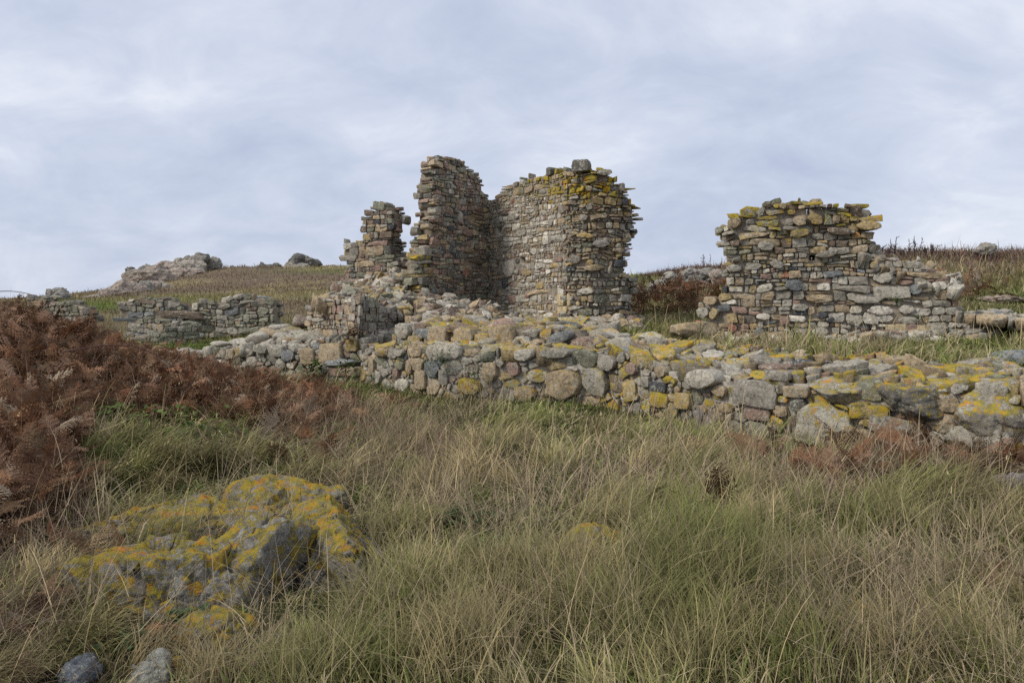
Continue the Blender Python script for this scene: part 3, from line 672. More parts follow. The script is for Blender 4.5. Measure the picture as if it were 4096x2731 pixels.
topping(R3, bil([(318, 304, 16.6), (412, 316, 17.3), (404, 271, 21.2), (343, 284, 21.6)], 2.1, 4.6, .12, 4), 2.1, 4.6, .085, {'tan': 3, 'lgrey': 3, 'grey': 2.4, 'green': 1, 'ochre': .9, 'pink': 1, 'white': .6}, .35, 'rubble', tilt=.35, prot=.12)

# ---- the broad ruin on the right
R4 = thing('ruined_building', (4.8, 15, .9), 'broad ragged block of rubble masonry with a low crumbling end on bright grass', 'ruin')
out_b = [(680, 338), (679, 328), (704, 320), (697, 312), (698, 306), (704, 297), (718, 295), (722, 280), (727, 262), (721, 248), (716, 236), (717, 229), (729, 218), (736, 212), (741, 206), (752, 207), (768, 202), (800, 201.5), (830, 202.5), (836, 206), (859, 203.5), (868, 212), (871, 216), (868, 224), (867, 232), (874, 240), (876, 252), (899, 260), (921, 266), (937, 271), (945, 281), (953, 284), (956, 302), (969, 310), (992, 311), (992, 326), (970, 345), (860, 352), (760, 353)]
masonry(R4, ppath((676, 15.8), (730, 15.0), (872, 14.5), (995, 13.9)), out_b, T=1.0, flat=True, course=.105, split=.3, erode=.10, aspect=1.6, core=M_MORTM, joint=.014, rag=lambda x, y: .30 + .55 * sstep(-y, -262, -225) * (x < 880) + .35 * sstep(-x, -750, -720) * (y < 290) - .18 * sstep(x, 866, 885),
        pal=lambda x, y: ({'tan': 3, 'grey': 3, 'green': 1.4, 'brown': 1.3, 'ochre': 1.2, 'lgrey': 1.2} if y < 265 else {'tan': 3, 'grey': 2.4, 'lgrey': 2.6, 'pink': 1, 'white': .7, 'ochre': .8, 'slate': .35, 'red': .12, 'blue': .4}) if x < 870 else {'lgrey': 3.4, 'grey': 2, 'tan': 2, 'pink': 1, 'white': 1.2},
        lich=lambda x, y: .34 + .42 * sstep(-y, -262, -205) - .15 * sstep(y, 310, 330), sizef=lambda u, v: np.where(u > 3.9, 1.15, .95), corew=-.03,
        forced=[(868, 226, 22, 8, 'ochre', .2, .25, 0, 'cob', 'tan boulder jutting out of the broken edge'), (795, 285, 17, 11, 'blue', .12, .12, .0, 'slab'), (718, 277, 20, 7, 'grey', .12, .1, 0, 'cob') if 0 else (735, 268, 14, 7, 'grey', .12, .1, 0, 'cob'), (777, 264, 13, 8, 'grey', .1, .2, -.3, 'slab'), (866, 300, 26, 6, 'lgrey', .1, .1, .05, 'slab'),
                (882, 277, 18, 11, 'lgrey', .08, .25, 0, 'slab'), (882, 292, 17, 12, 'lgrey', .08, .12, 0, 'block'), (900, 292, 18, 12, 'lgrey', .08, .08, 0, 'block'), (915, 289, 10, 10, 'blue', .08, 0, 0, 'cob'), (880, 310, 22, 9, 'white', .08, .05, -.05, 'slab'), (906, 309, 14, 9, 'lgrey', .06, 0, 0, 'slab'), (884, 318, 14, 7, 'white', .06, 0, 0, 'slab'), (908, 320, 17, 8, 'lgrey', .06, 0, 0, 'slab'),
                (891, 330, 10, 12, 'cream', .10, .1, 0, 'block'), (900, 330, 10, 13, 'cream', .10, 0, 0, 'block', 'cream dressed stone in the lowest course'), (911, 330, 11, 12, 'pink', .10, 0, 0, 'block'), (923, 330, 13, 10, 'cream', .10, .2, 0, 'block'), (939, 331, 20, 11, 'lgrey', .10, .05, 0, 'block'),
                (815, 219, 14, 10, 'ochre', .12, .7, -.5, 'slab'), (790, 222, 9, 8, 'grey', .1, .3, 0, 'slab'), (735, 223, 13, 10, 'tan', .12, .6, .3, 'slab'), (800, 233, 18, 8, 'ochre', .14, .7, .2, 'slab'), (826, 254, 18, 7, 'grey', .14, .4, .1, 'slab'), (840, 231, 26, 7, 'brown', .1, .2, -.1, 'slab'), (766, 246, 16, 9, 'lgrey', .1, .2, 0, 'slab'),
                (705, 312, 12, 11, 'lgrey', .15, 0, .4, 'slab'), (715, 313, 8, 12, 'ochre', .12, .1, -.5, 'slab'), (712, 300, 14, 9, 'tan', .14, .1, 0, 'slab'), (785, 320, 9, 8, 'pink', .08, 0, 0, 'block'), (733, 328, 9, 8, 'red', .08, 0, 0, 'slab'), (745, 327, 8, 8, 'pink', .08, 0, 0, 'slab'), (822, 315, 10, 5, 'slate', .08, 0, .2, 'cob'), (830, 319, 8, 5, 'slate', .08, 0, .3, 'cob'),
                (800, 307, 14, 7, 'lgrey', .08, 0, 0, 'slab'), (764, 316, 14, 6, 'white', .08, 0, 0, 'cob'), (834, 338, 18, 9, 'lgrey', .1, 0, 0, 'slab'), (820, 331, 16, 8, 'lgrey', .1, .05, 0, 'cob'), (780, 334, 15, 7, 'tan', .1, 0, 0, 'slab'), (760, 332, 9, 9, 'blue', .1, 0, 0, 'cob'), (976, 317, 16, 13, 'slate', .12, .3, 0, 'slab')],
        holes=[(812, 257, 7, 6), (868, 332, 8, 5), (808, 210, 2, 9)])
topping(R4, bil([(722, 344, 14.3), (980, 338, 13.2), (1010, 322, 14.6), (700, 338, 15.6)], 4.6, 1.2, .10, 6), 4.6, 1.2, .075, {'lgrey': 3, 'tan': 3, 'grey': 2, 'white': 1, 'pink': 1, 'slate': .3}, .12, 'rubble', tilt=.3, prot=.10)
topping(R4, bil([(860, 262, 14.5), (958, 292, 14.0), (962, 278, 15.6), (872, 255, 15.6)], 1.9, 1.0, .12, 2), 1.9, 1.0, .07, {'lgrey': 2, 'tan': 3, 'grey': 2}, .25, 'rubble', tilt=.5, prot=.12)
topping(R4, bil([(957, 314, 13.7), (1120, 334, 12.6), (1120, 322, 14.6), (985, 311, 15.2)], 2.8, 1.2, .05, 2), 2.8, 1.2, .075, {'lgrey': 3, 'tan': 2, 'grey': 2, 'white': .6}, .2, 'ledge', tilt=.14, prot=.06, aspect=2.2)

# ---- far walls on the left
far_pal = {'grey': 3, 'green': 4, 'dkgrey': 2, 'lgrey': 1, 'blue': .7, 'tan': .7, 'brown': .8}
def farwall(loc, lab, path, outl, forced=(), mpx=40):
    R = thing('ruined_wall', loc, lab, 'ruined wall', 'far ruined walls below the moor')
    masonry(R, path, outl, T=.5, flat=True, course=.15, aspect=1.7, joint=.014, pal=far_pal, rag=lambda x, y: .25 + 0 * x, lich=lambda x, y: .12 + 0 * x, layers=2, forced=forced, big_px=mpx)
farwall((-11, 27, .2), 'far grey wall fragment with a notched, undercut side, standing behind a low wall', ppath((112, 27.5), (184, 27)), [(127, 338), (126, 321), (118, 315), (115.5, 303), (121, 300), (135, 299), (153, 297), (172, 298.5), (174, 303), (180, 308), (180, 338)])
farwall((-9, 27, .2), 'long far grey wall with a higher square end, dark stalks on its top', ppath((187, 27.2), (275, 26.6)), [(190, 340), (189, 318), (192, 306), (199, 301), (226, 300.5), (228, 297), (262, 296.5), (274, 299), (275, 331), (223, 337)], [(196, 306, 7, 7, 'lgrey', .08, .5, 0, 'block')])
farwall((-10.5, 25, .2), 'low stepped wall running in front of the two far wall fragments', ppath((122, 25.6), (160, 25.2), (200, 25.6)), [(122, 352), (124, 337), (140, 334), (158, 331), (161, 328), (177, 325), (196, 323.5), (200, 326), (199, 345), (160, 351)])
farwall((-14.5, 30, .2), 'furthest low grey wall half hidden behind the bracken bank', ppath((24, 30.5), (88, 29.5)), [(25, 330), (26, 295.5), (45, 295.5), (48, 301), (62, 302), (76, 303), (83, 307), (88, 311), (86, 318), (89, 330)])

# ---- long wall in front
FW = thing('rubble_wall', (1.3, 12.2, 0), 'long low front wall of big lichened boulders and pale mortar crossing the grass', 'rubble wall')
fpts = list(zip(WALLX[4:12], WALLY[4:12])); pf = Path([(-2.86, 15.15)] + fpts)
ftop = [(360, 349), (400, 347), (450, 350), (500, 352), (560, 353), (620, 354), (660, 365), (700, 372), (740, 379), (800, 377), (860, 379), (920, 383), (960, 385), (1024, 389), (1150, 402), (1300, 420)]
outf = ftop + [(1300, 560), (1024, 474), (900, 460), (800, 448), (700, 434), (600, 413), (450, 404), (360, 394)]
fw_pal = {'grey': 3.6, 'tan': 3, 'lgrey': 2.8, 'pink': .8, 'ochre': .9, 'green': 1.2, 'brown': .8, 'blue': .25}
masonry(FW, pf, outf, T=.7, size=.088, sig=.62, aspect=1.45, joint=.026, pal=fw_pal, rag=lambda x, y: .02 + 0 * x, lich=lambda x, y: .48 + .18 * sstep(x, 500, 700), layers=2, core=M_MORTP, corew=-.004, sizef=lambda u, v: np.interp(u, [0, 4, 8, 12], [1.0, 1.0, .95, .85]), mat=M_BOULD, erode=.08, big_px=9, prot=.06,
        forced=[(373, 366, 9, 17, 'tan', .06, .1, 0, 'block'), (386, 352, 14, 9, 'tan', .07, .1, 0, 'slab'), (380, 377, 14, 14, 'lgrey', .09, .05, .2, 'slab'), (402, 352, 14, 7, 'lgrey', .1, .3, .15, 'slab'), (411, 368, 11, 12, 'tan', .07, .1, -.1, 'slab'), (398, 372, 8, 9, 'pink', .08, .1, 0, 'block'), (422, 379, 16, 19, 'tan', .07, .1, 0, 'block'),
                (445, 377, 13, 15, 'grey', .07, .2, 0, 'block'), (472, 386, 22, 17, 'ochre', .12, .8, -.2, 'slab', 'yellow lichened boulder in the foot of the wall'), (491, 372, 15, 23, 'tan', .08, .45, 0, 'slab'), (515, 368, 13, 15, 'pink', .07, .1, .3, 'slab'), (541, 375, 23, 13, 'lgrey', .12, .75, 0, 'slab'), (566, 383, 36, 30, 'tan', .14, .5, .1, 'slab', 'large tan boulder with orange lichen'), (600, 381, 30, 30, 'lgrey', .12, .55, -.15, 'slab'),
                (526, 393, 24, 15, 'tan', .1, .6, 0, 'slab'), (632, 390, 18, 20, 'ochre', .08, .6, .2, 'block'), (527, 354, 20, 12, 'lgrey', .12, .3, .2, 'cob'), (557, 353, 33, 9, 'grey', .12, .15, .05, 'slab'), (609, 362, 30, 17, 'grey', .12, .2, -.05, 'slab'), (634, 368, 17, 12, 'pink', .1, .15, 0, 'cob'), (648, 381, 12, 11, 'grey', .08, .1, 0, 'block'), (663, 371, 15, 11, 'tan', .08, .2, 0, 'slab'), (660, 386, 26, 9, 'slate', .07, .05, 0, 'block', 'dark slate block in the wall face'),
                (662, 399, 24, 14, 'ochre', .09, .9, 0, 'block'), (686, 400, 23, 15, 'ochre', .09, .7, 0, 'block'), (671, 381, 14, 10, 'tan', .08, .2, 0, 'slab') if 0 else (690, 384, 16, 9, 'grey', .06, .3, 0, 'slab'), (705, 378, 38, 18, 'lgrey', .14, .12, .1, 'cob'), (759, 393, 46, 25, 'grey', .12, .05, -.08, 'block', 'large flat-faced grey stone'),
                (759, 412, 28, 14, 'pink', .08, .15, 0, 'block'), (783, 410, 17, 12, 'tan', .08, .1, 0, 'slab'), (800, 405, 14, 15, 'dkgrey', .08, 0, .2, 'slab'), (798, 391, 25, 11, 'tan', .10, .4, 0, 'block'), (795, 419, 12, 10, 'brown', .07, 0, .3, 'slab'), (727, 407, 18, 9, 'tan', .08, .5, 0, 'slab'), (722, 390, 17, 12, 'tan', .08, .2, 0, 'slab'), (780, 375, 25, 9, 'grey', .1, .05, 0, 'block'),
                (828, 430, 58, 54, 'lgrey', .16, .62, .0, 'slab', 'broad pointed boulder with yellow lichen at the wall foot'), (871, 411, 36, 13, 'ochre', .1, .9, .05, 'block'), (898, 425, 50, 17, 'grey', .14, .55, -.12, 'block'), (936, 437, 16, 13, 'lgrey', .1, .3, 0, 'slab'), (980, 436, 54, 22, 'lgrey', .14, .35, .05, 'slab'), (865, 434, 34, 13, 'tan', .08, .15, 0, 'slab'), (873, 422, 24, 9, 'ochre', .08, .7, 0, 'slab'),
                (908, 411, 12, 8, 'brown', .08, .5, 0, 'slab'), (1040, 440, 26, 24, 'lgrey', .1, .3, 0, 'slab'), (712, 424, 12, 11, 'grey', .07, .05, 0, 'slab'), (736, 428, 26, 15, 'green', .08, 0, 0, 'cob'), (700, 414, 12, 10, 'blue', .06, 0, 0, 'slab'), (860, 405, 20, 8, 'ochre', .1, .9, .1, 'slab')])
# the big boulders that sit proud on the outer edge
def boulder(parent, px, py, Y, size, col, li, lab, seed, extra=(), rotz=0, **kw):
    put_rock('boulder', px, py, Y, size, M_BOULD, col, li, lab, None, parent, sub=5, seed=seed, extra=extra, rotz=rotz, k=22, **kw)
boulder(FW, 847, 390, 8.93, (.80, .56, .33), 'grey', .58, 'grey boulder with one round orange lichen patch', 3, extra=((-.25, -.7, .75, .55), (.1, -.8, -.45, .7)), rotz=-.28)
boulder(FW, 920, 398, 8.42, (.90, .62, .42), 'dkgrey', .58, 'dark angular boulder with an orange top', 11, extra=((.1, -.95, .12, .62), (-.1, -.1, 1, .62), (-.9, -.3, .1, .8)), rotz=.1)
boulder(FW, 1004, 409, 8.02, (.88, .7, .50), 'grey', .68, 'big grey boulder with broad orange lichen', 21, extra=((-.4, -.8, .5, .62), (.5, -.7, .5, .7)), rotz=.2)
boulder(FW, 1130, 425, 7.6, (.8, .7, .45), 'grey', .4, 'grey boulder beyond the last lichened ones', 27)
boulder(FW, 985, 374, 9.0, (.72, .5, .32), 'brown', .5, 'brownish pointed boulder on the wall top', 31, extra=((.2, -.8, .4, .6),), rotz=.3)
boulder(FW, 940, 371, 9.7, (.62, .5, .2), 'lgrey', .45, None, 33, extra=((0, -.5, 1, .5),), rotz=-.1)
boulder(FW, 770, 371, 10.2, (.5, .4, .22), 'slate', .05, 'small dark blue-grey boulder', 35)
boulder(FW, 803, 374, 9.7, (.4, .35, .3), 'slate', .05, None, 36)
boulder(FW, 731, 372, 10.4, (.45, .4, .24), 'tan', .3, None, 38, rotz=.4)
boulder(FW, 868, 368, 9.8, (.5, .4, .2), 'lgrey', .5, None, 39); boulder(FW, 888, 372, 9.4, (.4, .35, .22), 'grey', .15, None, 40)
boulder(FW, 832, 366, 10.0, (.55, .4, .18), 'lgrey', .35, None, 41, rotz=.2); boulder(FW, 1016, 362, 9.6, (.8, .5, .26), 'blue', .15, None, 43)
zf_u = np.linspace(0, pf.L, 40); _x, _y = pf.at(zf_u); _px = CX + F * _x / _y
zf = HC - (np.interp(_px, *zip(*ftop)) - HY) / F * _y
def fcap(u, t_):
    x, y = pf.at(u); nx, ny = pf.nrm(u); tt = t_ - .0
    X = x - nx * tt; Y = y - ny * tt; z0 = np.interp(u, zf_u, zf); zb = np.interp(u, [0, 3, 6.2, 7.5, 9, 14], [.86, .90, .90, .88, .86, .84])
    z = z0 + (zb - z0) * sstep(tt, 0, 1.0) + .05 * fbm(np.stack([X * 2, Y * 2, X * 0], 1), 8, 3); return np.stack([X, Y, z], 1)
topping(FW, fcap, pf.L, 1.4, .095, fw_pal, .62, 'capping', joint=.014, aspect=1.5, T=.16, prot=.09, mat=M_BOULD, tilt=.22, bed=M_MORTP, sig=.5)

# upper tier of squared blocks
UT = thing('rubble_wall', (-.6, 13.6, .8), 'upper row of upright squared blocks with mustard lichen standing on the front wall', 'rubble wall')
pu = ppath((392, 14.9), (455, 14.0), (530, 13.4), (620, 12.7), (652, 12.3))
outu = [(395, 352), (396, 326), (402, 323), (416, 324), (428, 327), (450, 328), (480, 329), (492, 325), (516, 326), (536, 332), (548, 325), (573, 326), (580, 334), (606, 337), (636, 338), (652, 347), (652, 360)]
masonry(UT, pu, outu, T=.5, size=.11, aspect=1.35, joint=.02, pal=fw_pal, rag=lambda x, y: .3 + 0 * x, lich=lambda x, y: .56 + 0 * x, layers=2, mat=M_BOULD, big_px=9, prot=.06,
        forced=[(405, 330, 18, 15, 'lgrey', .12, .1, 0, 'slab', 'pale blunt block at the end of the row'), (403, 343, 9, 13, 'blue', .08, .05, 0, 'block'), (416, 342, 16, 13, 'tan', .08, .6, 0, 'block'), (429, 343, 8, 14, 'ochre', .06, .5, 0, 'block'), (441, 337, 21, 21, 'tan', .14, .42, 0, 'block', 'large squared tan block'), (466, 338, 21, 20, 'tan', .12, .62, 0, 'block'), (484, 340, 16, 14, 'ochre', .1, .7, 0, 'block'),
                (504, 336, 24, 22, 'tan', .14, .6, .05, 'block', 'large tan block freckled with orange lichen'), (524, 341, 19, 13, 'lgrey', .12, .2, 0, 'slab'), (540, 343, 13, 11, 'tan', .08, .3, 0, 'slab'), (560, 338, 27, 12, 'blue', .12, .4, .35, 'slab', 'dark slanting slab'), (584, 343, 24, 12, 'pink', .12, .25, 0, 'slab'), (602, 345, 16, 12, 'tan', .1, .2, 0, 'slab'), (622, 345, 30, 16, 'lgrey', .14, .25, .05, 'cob', 'rounded pale boulder with orange spots')])
topping(UT, bil([(402, 328, 14.6), (645, 346, 12.6), (600, 321, 16.2), (420, 320, 17)], 4.0, 2.4, .10, 11), 4.0, 2.4, .09, fw_pal, .58, 'capping', tilt=.25, prot=.12, mat=M_BOULD, aspect=1.6)
put_rock('boulder', 567, 325, 14.0, (.45, .3, .16), M_BOULD, 'dkgrey', .12, 'dark flat boulder lying on the block row', None, UT, sub=4, seed=52, k=20)
put_rock('boulder', 600, 337, 13.4, (.4, .3, .22), M_BOULD, 'grey', .3, None, None, UT, sub=4, seed=53, k=20)
put_rock('boulder', 435, 322, 14.9, (.35, .3, .25), M_BOULD, 'tan', .5, None, None, UT, sub=4, seed=54, k=20)

# ---- low wall further left with the dressed blocks and step
LW = thing('rubble_wall', (-5, 16.8, .1), 'low spreading grey wall with dressed blocks and a doorstep, joining the bracken bank', 'rubble wall')
lw_pal = {'lgrey': 3.4, 'grey': 3, 'tan': 1.4, 'green': 1, 'white': 1, 'pink': .8, 'blue': .7}
plw = ppath((140, 18.7), (223, 17.4), (300, 16.4), (364, 15.5))
outw = [(140, 385), (142, 358), (160, 357), (185, 355), (223, 350), (250, 347), (271, 345), (300, 346), (322, 343), (350, 342), (364, 340), (364, 385), (300, 386)]
masonry(LW, plw, outw, T=.6, size=.095, aspect=1.35, joint=.018, pal=lw_pal, rag=lambda x, y: .25 + 0 * x, lich=lambda x, y: .18 + .2 * sstep(x, 290, 320), layers=2, mat=M_BOULD, big_px=9, prot=.06,
        forced=[(310, 356, 18, 17, 'tan', .12, .25, 0, 'block', 'squared brown block'), (334, 353, 28, 20, 'tan', .14, .45, 0, 'block', 'largest squared block with mustard lichen'), (290, 355, 16, 12, 'blue', .08, .1, .2, 'slab'), (278, 350, 18, 12, 'lgrey', .1, .1, -.1, 'slab'), (263, 348, 15, 10, 'lgrey', .1, .1, 0, 'slab'), (241, 352, 8, 10, 'ochre', .08, .6, 0, 'block'), (254, 361, 15, 10, 'lgrey', .08, .1, 0, 'slab'), (232, 353, 10, 10, 'tan', .08, .1, 0, 'block'),
                (354, 345, 13, 11, 'ochre', .10, .7, 0, 'block'), (240, 368, 12, 8, 'white', .06, .1, 0, 'slab')])
fl = [(140, 358), (185, 355), (223, 350), (271, 345), (322, 343), (364, 340)]
_u = np.linspace(0, plw.L, 30); _x, _y = plw.at(_u); _zz = HC - (np.interp(CX + F * _x / _y, *zip(*fl)) - HY) / F * _y
def lcap(u, t_):
    x, y = plw.at(u); nx, ny = plw.nrm(u); X = x - nx * t_; Y = y - ny * t_; r = np.interp(u, [0, 2.5, 3.4, 4.6, 5.3, 6.6], [.0, .02, .12, .36, .32, .12]); 
    z = np.interp(u, _u, _zz) + r * sstep(t_, .2, 1.6) + .06 * fbm(np.stack([X * 2, Y * 2, X * 0], 1), 18, 3); return np.stack([X, Y, z], 1)
topping(LW, lcap, plw.L, 2.1, .09, lw_pal, .28, 'capping', tilt=.28, prot=.12, mat=M_BOULD, aspect=1.6)
pst = ppath((300, 16.0), (366, 15.2))
masonry(LW, pst, [(300, 392), (301, 366), (330, 366), (364, 367), (364, 392)], T=.55, size=.09, aspect=1.7, joint=.016, pal={'tan': 3, 'lgrey': 2, 'pink': 1, 'grey': 2}, lich=lambda x, y: .2 + 0 * x, layers=2, name='plinth', mat=M_BOULD, big_px=9,
        forced=[(316, 370, 24, 9, 'lgrey', .08, .15, 0, 'block'), (340, 371, 20, 9, 'pink', .08, .1, 0, 'block'), (356, 371, 16, 9, 'tan', .08, .1, 0, 'block')])
put_rock('step_slab', 344, 362.5, 15.6, (.62, .5, .12), M_BOULD, 'blue', .12, 'flat blue-grey doorstep', None, LW, sub=4, seed=61, planes=5, k=20)
for k, (x, y, Y, w, h, cc, li) in enumerate([(258, 337, 17.8, .5, .25, 'lgrey', .1), (271, 334, 18.2, .6, .28, 'tan', .05), (285, 338, 17.4, .6, .22, 'lgrey', .1), (243, 342, 18, .55, .15, 'lgrey', .1), (293, 331, 18.4, .5, .2, 'grey', .5), (222, 344, 18.2, .45, .14, 'lgrey', .1), (300, 322, 18.6, .5, .3, 'brown', .1), (280, 327, 18.8, .45, .18, 'lgrey', .05), (190, 352, 18.4, .3, .2, 'slate', .1), (310, 336, 17, .6, .22, 'lgrey', .4)]):
    put_rock('capstone', x, y, Y, (w, w * .7, h * 1.1), M_BOULD, cc, li, None, None, LW, sub=3, seed=70 + k, k=18, rotz=random.uniform(-.6, .6))

# ---- loose stones that lie on the grass (each a thing)
for (x, y, Y, s, cc, li, lab) in [(998, 318, 14.2, (.36, .3, .24), 'blue', .1, 'rounded blue-grey stone lying alone on the turf past the stepped ruin end'),
        (1046, 320, 14.2, (.6, .4, .22), 'tan', .1, 'flat tan stone on the ledge past the ruin'),
        (901, 283.5, 24, (.5, .4, .3), 'tan', .3, 'small tan stone half buried in the slope above the ruin') if 0 else (931, 293, 20, (.01, .01, .01), 'tan', 0, None)]:
    if lab: put_rock('loose_stone', x, y, Y, s, M_BOULD, cc, li, lab, 'stone', sub=4, seed=int(x), k=16)
put_rock('long_stone', 692, 330, 14.6, (1.0, .45, .32), M_BOULD, 'tan', .45, 'long tilted tan stone fallen beside the broad ruin', 'stone', sub=4, seed=5, k=26, extra=((.2, -.8, .4, .6), (-.2, .1, 1, .7)), rotz=.5)
# ------------------------------------------------------------------ outcrops on the moor
HP_ = {'warm': (.33, .27, .225), 'grey': (.27, .25, .22), 'dark': (.13, .125, .115), 'pale': (.34, .30, .25)}
def outcrop(loc_px, lab, rocks, group='rock outcrops on the moor'):
    x, y, z = p2w(*loc_px); o = thing('rock_outcrop', (x, y, z), lab, 'outcrop', group)
    for k, (px, py, Y, w, h, c, sd) in enumerate(rocks):
        W = w / F * Y; H = h / F * Y
        put_rock('rock', px, py, Y, (W * 1.15, W * .9, H * (1.35 if Y > 50 else 1.3)), M_ROCK, HP_[c], .12, None, None, o, sub=4, seed=sd, planes=16, k=34, rough=.20, rotz=random.uniform(-.5, .5), layers_=.12, smooth=False, fac=.55)
outcrop((57, 299, 62), 'rounded grey outcrop alone at the low end of the moor skyline', [(52, 296, 62, 15, 10, 'grey', 1), (60, 293, 62, 13, 9, 'grey', 2), (63, 297, 61, 13, 9, 'grey', 3), (48, 299, 61, 9, 6, 'grey', 4), (57, 298, 60, 14, 7, 'grey', 5)])
outcrop((170, 280, 95), 'largest pinkish grey outcrop with balanced blocks on the moor crest', [(125, 287, 88, 12, 6, 'warm', 10), (137, 281, 90, 22, 14, 'warm', 11), (158, 280, 90, 34, 16, 'warm', 12), (143, 274, 93, 12, 10, 'grey', 13), (165, 266, 94, 22, 7, 'warm', 14), (172, 272, 94, 22, 10, 'warm', 15), (193, 269, 95, 26, 15, 'pale', 16), (198, 263, 96, 20, 13, 'grey', 17), (203, 259, 96, 12, 9, 'dark', 18),
    (184, 275, 93, 26, 12, 'warm', 19), (210, 268, 97, 12, 9, 'grey', 20), (217, 266, 97, 11, 9, 'grey', 21), (226, 270, 98, 14, 5, 'pale', 22), (236, 271, 99, 10, 5, 'grey', 23), (131, 273, 91, 8, 9, 'dark', 90), (149, 269, 94, 10, 7, 'grey', 91), (178, 264, 95, 9, 8, 'pale', 92), (188, 262, 96, 10, 8, 'grey', 93), (115, 291, 86, 10, 5, 'warm', 94), (168, 285, 90, 14, 6, 'warm', 95), (205, 277, 94, 12, 5, 'pale', 96), (214, 263, 97, 6, 8, 'grey', 97), (150, 286, 88, 20, 8, 'grey', 24), (243, 272, 99, 7, 4, 'pale', 25)])
LEDGE = 1
outcrop((125, 298, 70), 'long low pinkish rock ledge on the slope under the balanced blocks', [(97, 297.5, 66, 12, 5.75, 'warm', 30), (107, 295.5, 68, 14, 9.2, 'warm', 31), (120, 292.5, 70, 22, 14.95, 'warm', 32), (134, 292.5, 70, 18, 13.8, 'warm', 33), (145, 290.5, 72, 14, 13.8, 'grey', 34), (156, 288.5, 74, 17, 12.65, 'warm', 35), (165, 290.5, 74, 10, 9.2, 'pale', 36), (85, 298.5, 64, 10, 4.6, 'warm', 37), (172, 289.5, 75, 8, 5.75, 'warm', 38)])
outcrop((102, 307, 60), 'flat pale slab of bare rock in the green strip below the ledge', [(102, 306.5, 60, 22, 4, 'pale', 40), (115, 304, 62, 14, 4, 'pale', 41)])
outcrop((300, 270, 118), 'jagged dark crag on the skyline beside the slender fragment', [(302, 264, 118, 22, 14, 'dark', 50), (309, 265, 118, 18, 12, 'dark', 51), (293, 268, 117, 18, 9, 'pale', 52), (316, 267, 118, 10, 8, 'dark', 53), (286, 270, 116, 12, 5, 'pale', 54), (305, 268, 116, 14, 7, 'grey', 55)])
outcrop((270, 270, 118), 'pair of small dark knolls on the skyline between outcrop and crag', [(264, 268, 118, 11, 8, 'dark', 60), (275, 268, 118, 12, 8, 'dark', 61), (269, 270, 117, 8, 5, 'grey', 62)])
outcrop((330, 267, 116), 'thin scatter of pale stones along the crest next to the slender fragment', [(325, 267, 116, 9, 3, 'pale', 63), (333, 266.5, 116, 8, 3, 'grey', 64), (341, 267, 116, 7, 3, 'pale', 65)])
outcrop((686, 278, 34), 'weathered grey outcrop on the slope between the two big ruins', [(661, 284, 33, 18, 8.16, 'grey', 70), (673, 282, 33, 24, 13.6, 'grey', 71), (690, 279, 34, 24, 13.6, 'grey', 72), (706, 277, 34, 26, 12.24, 'grey', 73), (722, 279, 33, 20, 13.6, 'warm', 74), (655, 288, 32, 12, 5.44, 'grey', 75), (698, 286, 32, 20, 8.16, 'dark', 76)])
outcrop((985, 252, 33), 'domed grey boulder breaking the bramble skyline', [(985, 250, 33, 17, 13, 'grey', 80)])
outcrop((933, 283, 24), 'small ochre-topped rock on the slope above the low ruin end', [(933, 283, 24, 15, 7, 'pale', 84)])
outcrop((990, 298, 22), 'low mossy rock shelf in the grass beyond the ruin', [(1004, 299, 22, 36, 6, 'warm', 86)])
for (x, y, Y, w, h, lab) in [(184.5, 288, 80, 6, 4, 0), (272, 285, 85, 7, 5, 'single pale stone on the open heather slope'), (297, 302, 46, 18, 4, 'low line of grey stones in the moor grass'), (238, 275, 98, 7, 5, 0), (252, 273, 105, 5, 3, 0)]:
    if lab: outcrop((x, y, Y), lab, [(x, y, Y, w, h, 'pale', int(x)), (x - w * .4, y + .6, Y, w * .5, h * .6, 'grey', int(x) + 1)])

# ------------------------------------------------------------------ lichened rocks in the grass
FR = thing('lichened_outcrop', (*p2w(240, 600, 4.6)[:2], 0), 'large cracked rock outcrop under mustard and orange lichen low in the grass', 'rock outcrop')
def frock(parent, px, py, Y, size, sd, rotz, extra=(), col=(.29, .27, .235), li=.95, sub=6, planes=9, rough=.10):
    x, y, z = p2w(px, py, Y); z += .045; V, Fc = rock(size, sub=sub, planes=planes, seed=sd, rough=rough, rotz=rotz, k=50, extra=extra); nz_ = np.abs(fbm(V * np.array([2.2, 2.2, 3.5]) + sd * 3, sd + 20, 3)); V = V * (1 - .05 * np.clip(1 - nz_ / .05, 0, 1) ** 2)[:, None]
    
    n_ = V / np.linalg.norm(V, axis=1)[:, None]; V = V + n_ * (facet(V, 2.6, sd, .26) + facet(V, 7.0, sd + 1, .16) + facet(V, 21.0, sd + 2, .22))[:, None]; V = V + .012 * fbm(V * 14 + sd, sd, 4)[:, None] * np.array([.5, .5, 1]) + .014 * fbm(V * 2.5 + sd, sd + 1, 3)[:, None] * np.array([.2, .2, 1])
    V = V + np.array([x, y, z]); V = V - (.07 * np.clip(1 - np.abs(fbm(V * np.array([1.6, 1.6, 1.2]) + sd * 7, sd + 40, 2)) / .035, 0, 1))[:, None] * np.array([.3, .3, 1]); V = V + (.03 * np.abs(fbm(V * 8 + sd, sd + 9, 4)) - .006)[:, None] * np.array([.6, .6, 1]); c = np.tile(np.array([*col, li]), (len(V), 1))
    EXCL.append((x, y, size[0] * .45, size[1] * .45, rotz)); return mesh_obj('rock', V, Fc, M_NEAR, parent, c)
EXCL = []
frock(FR, 158, 604, 4.35, (.80, .70, .66), 3, .15, ((-.1, .1, 1, .60), (-.35, -.9, .35, .62), (.1, -.95, .25, .66)), li=.72, rough=.05)
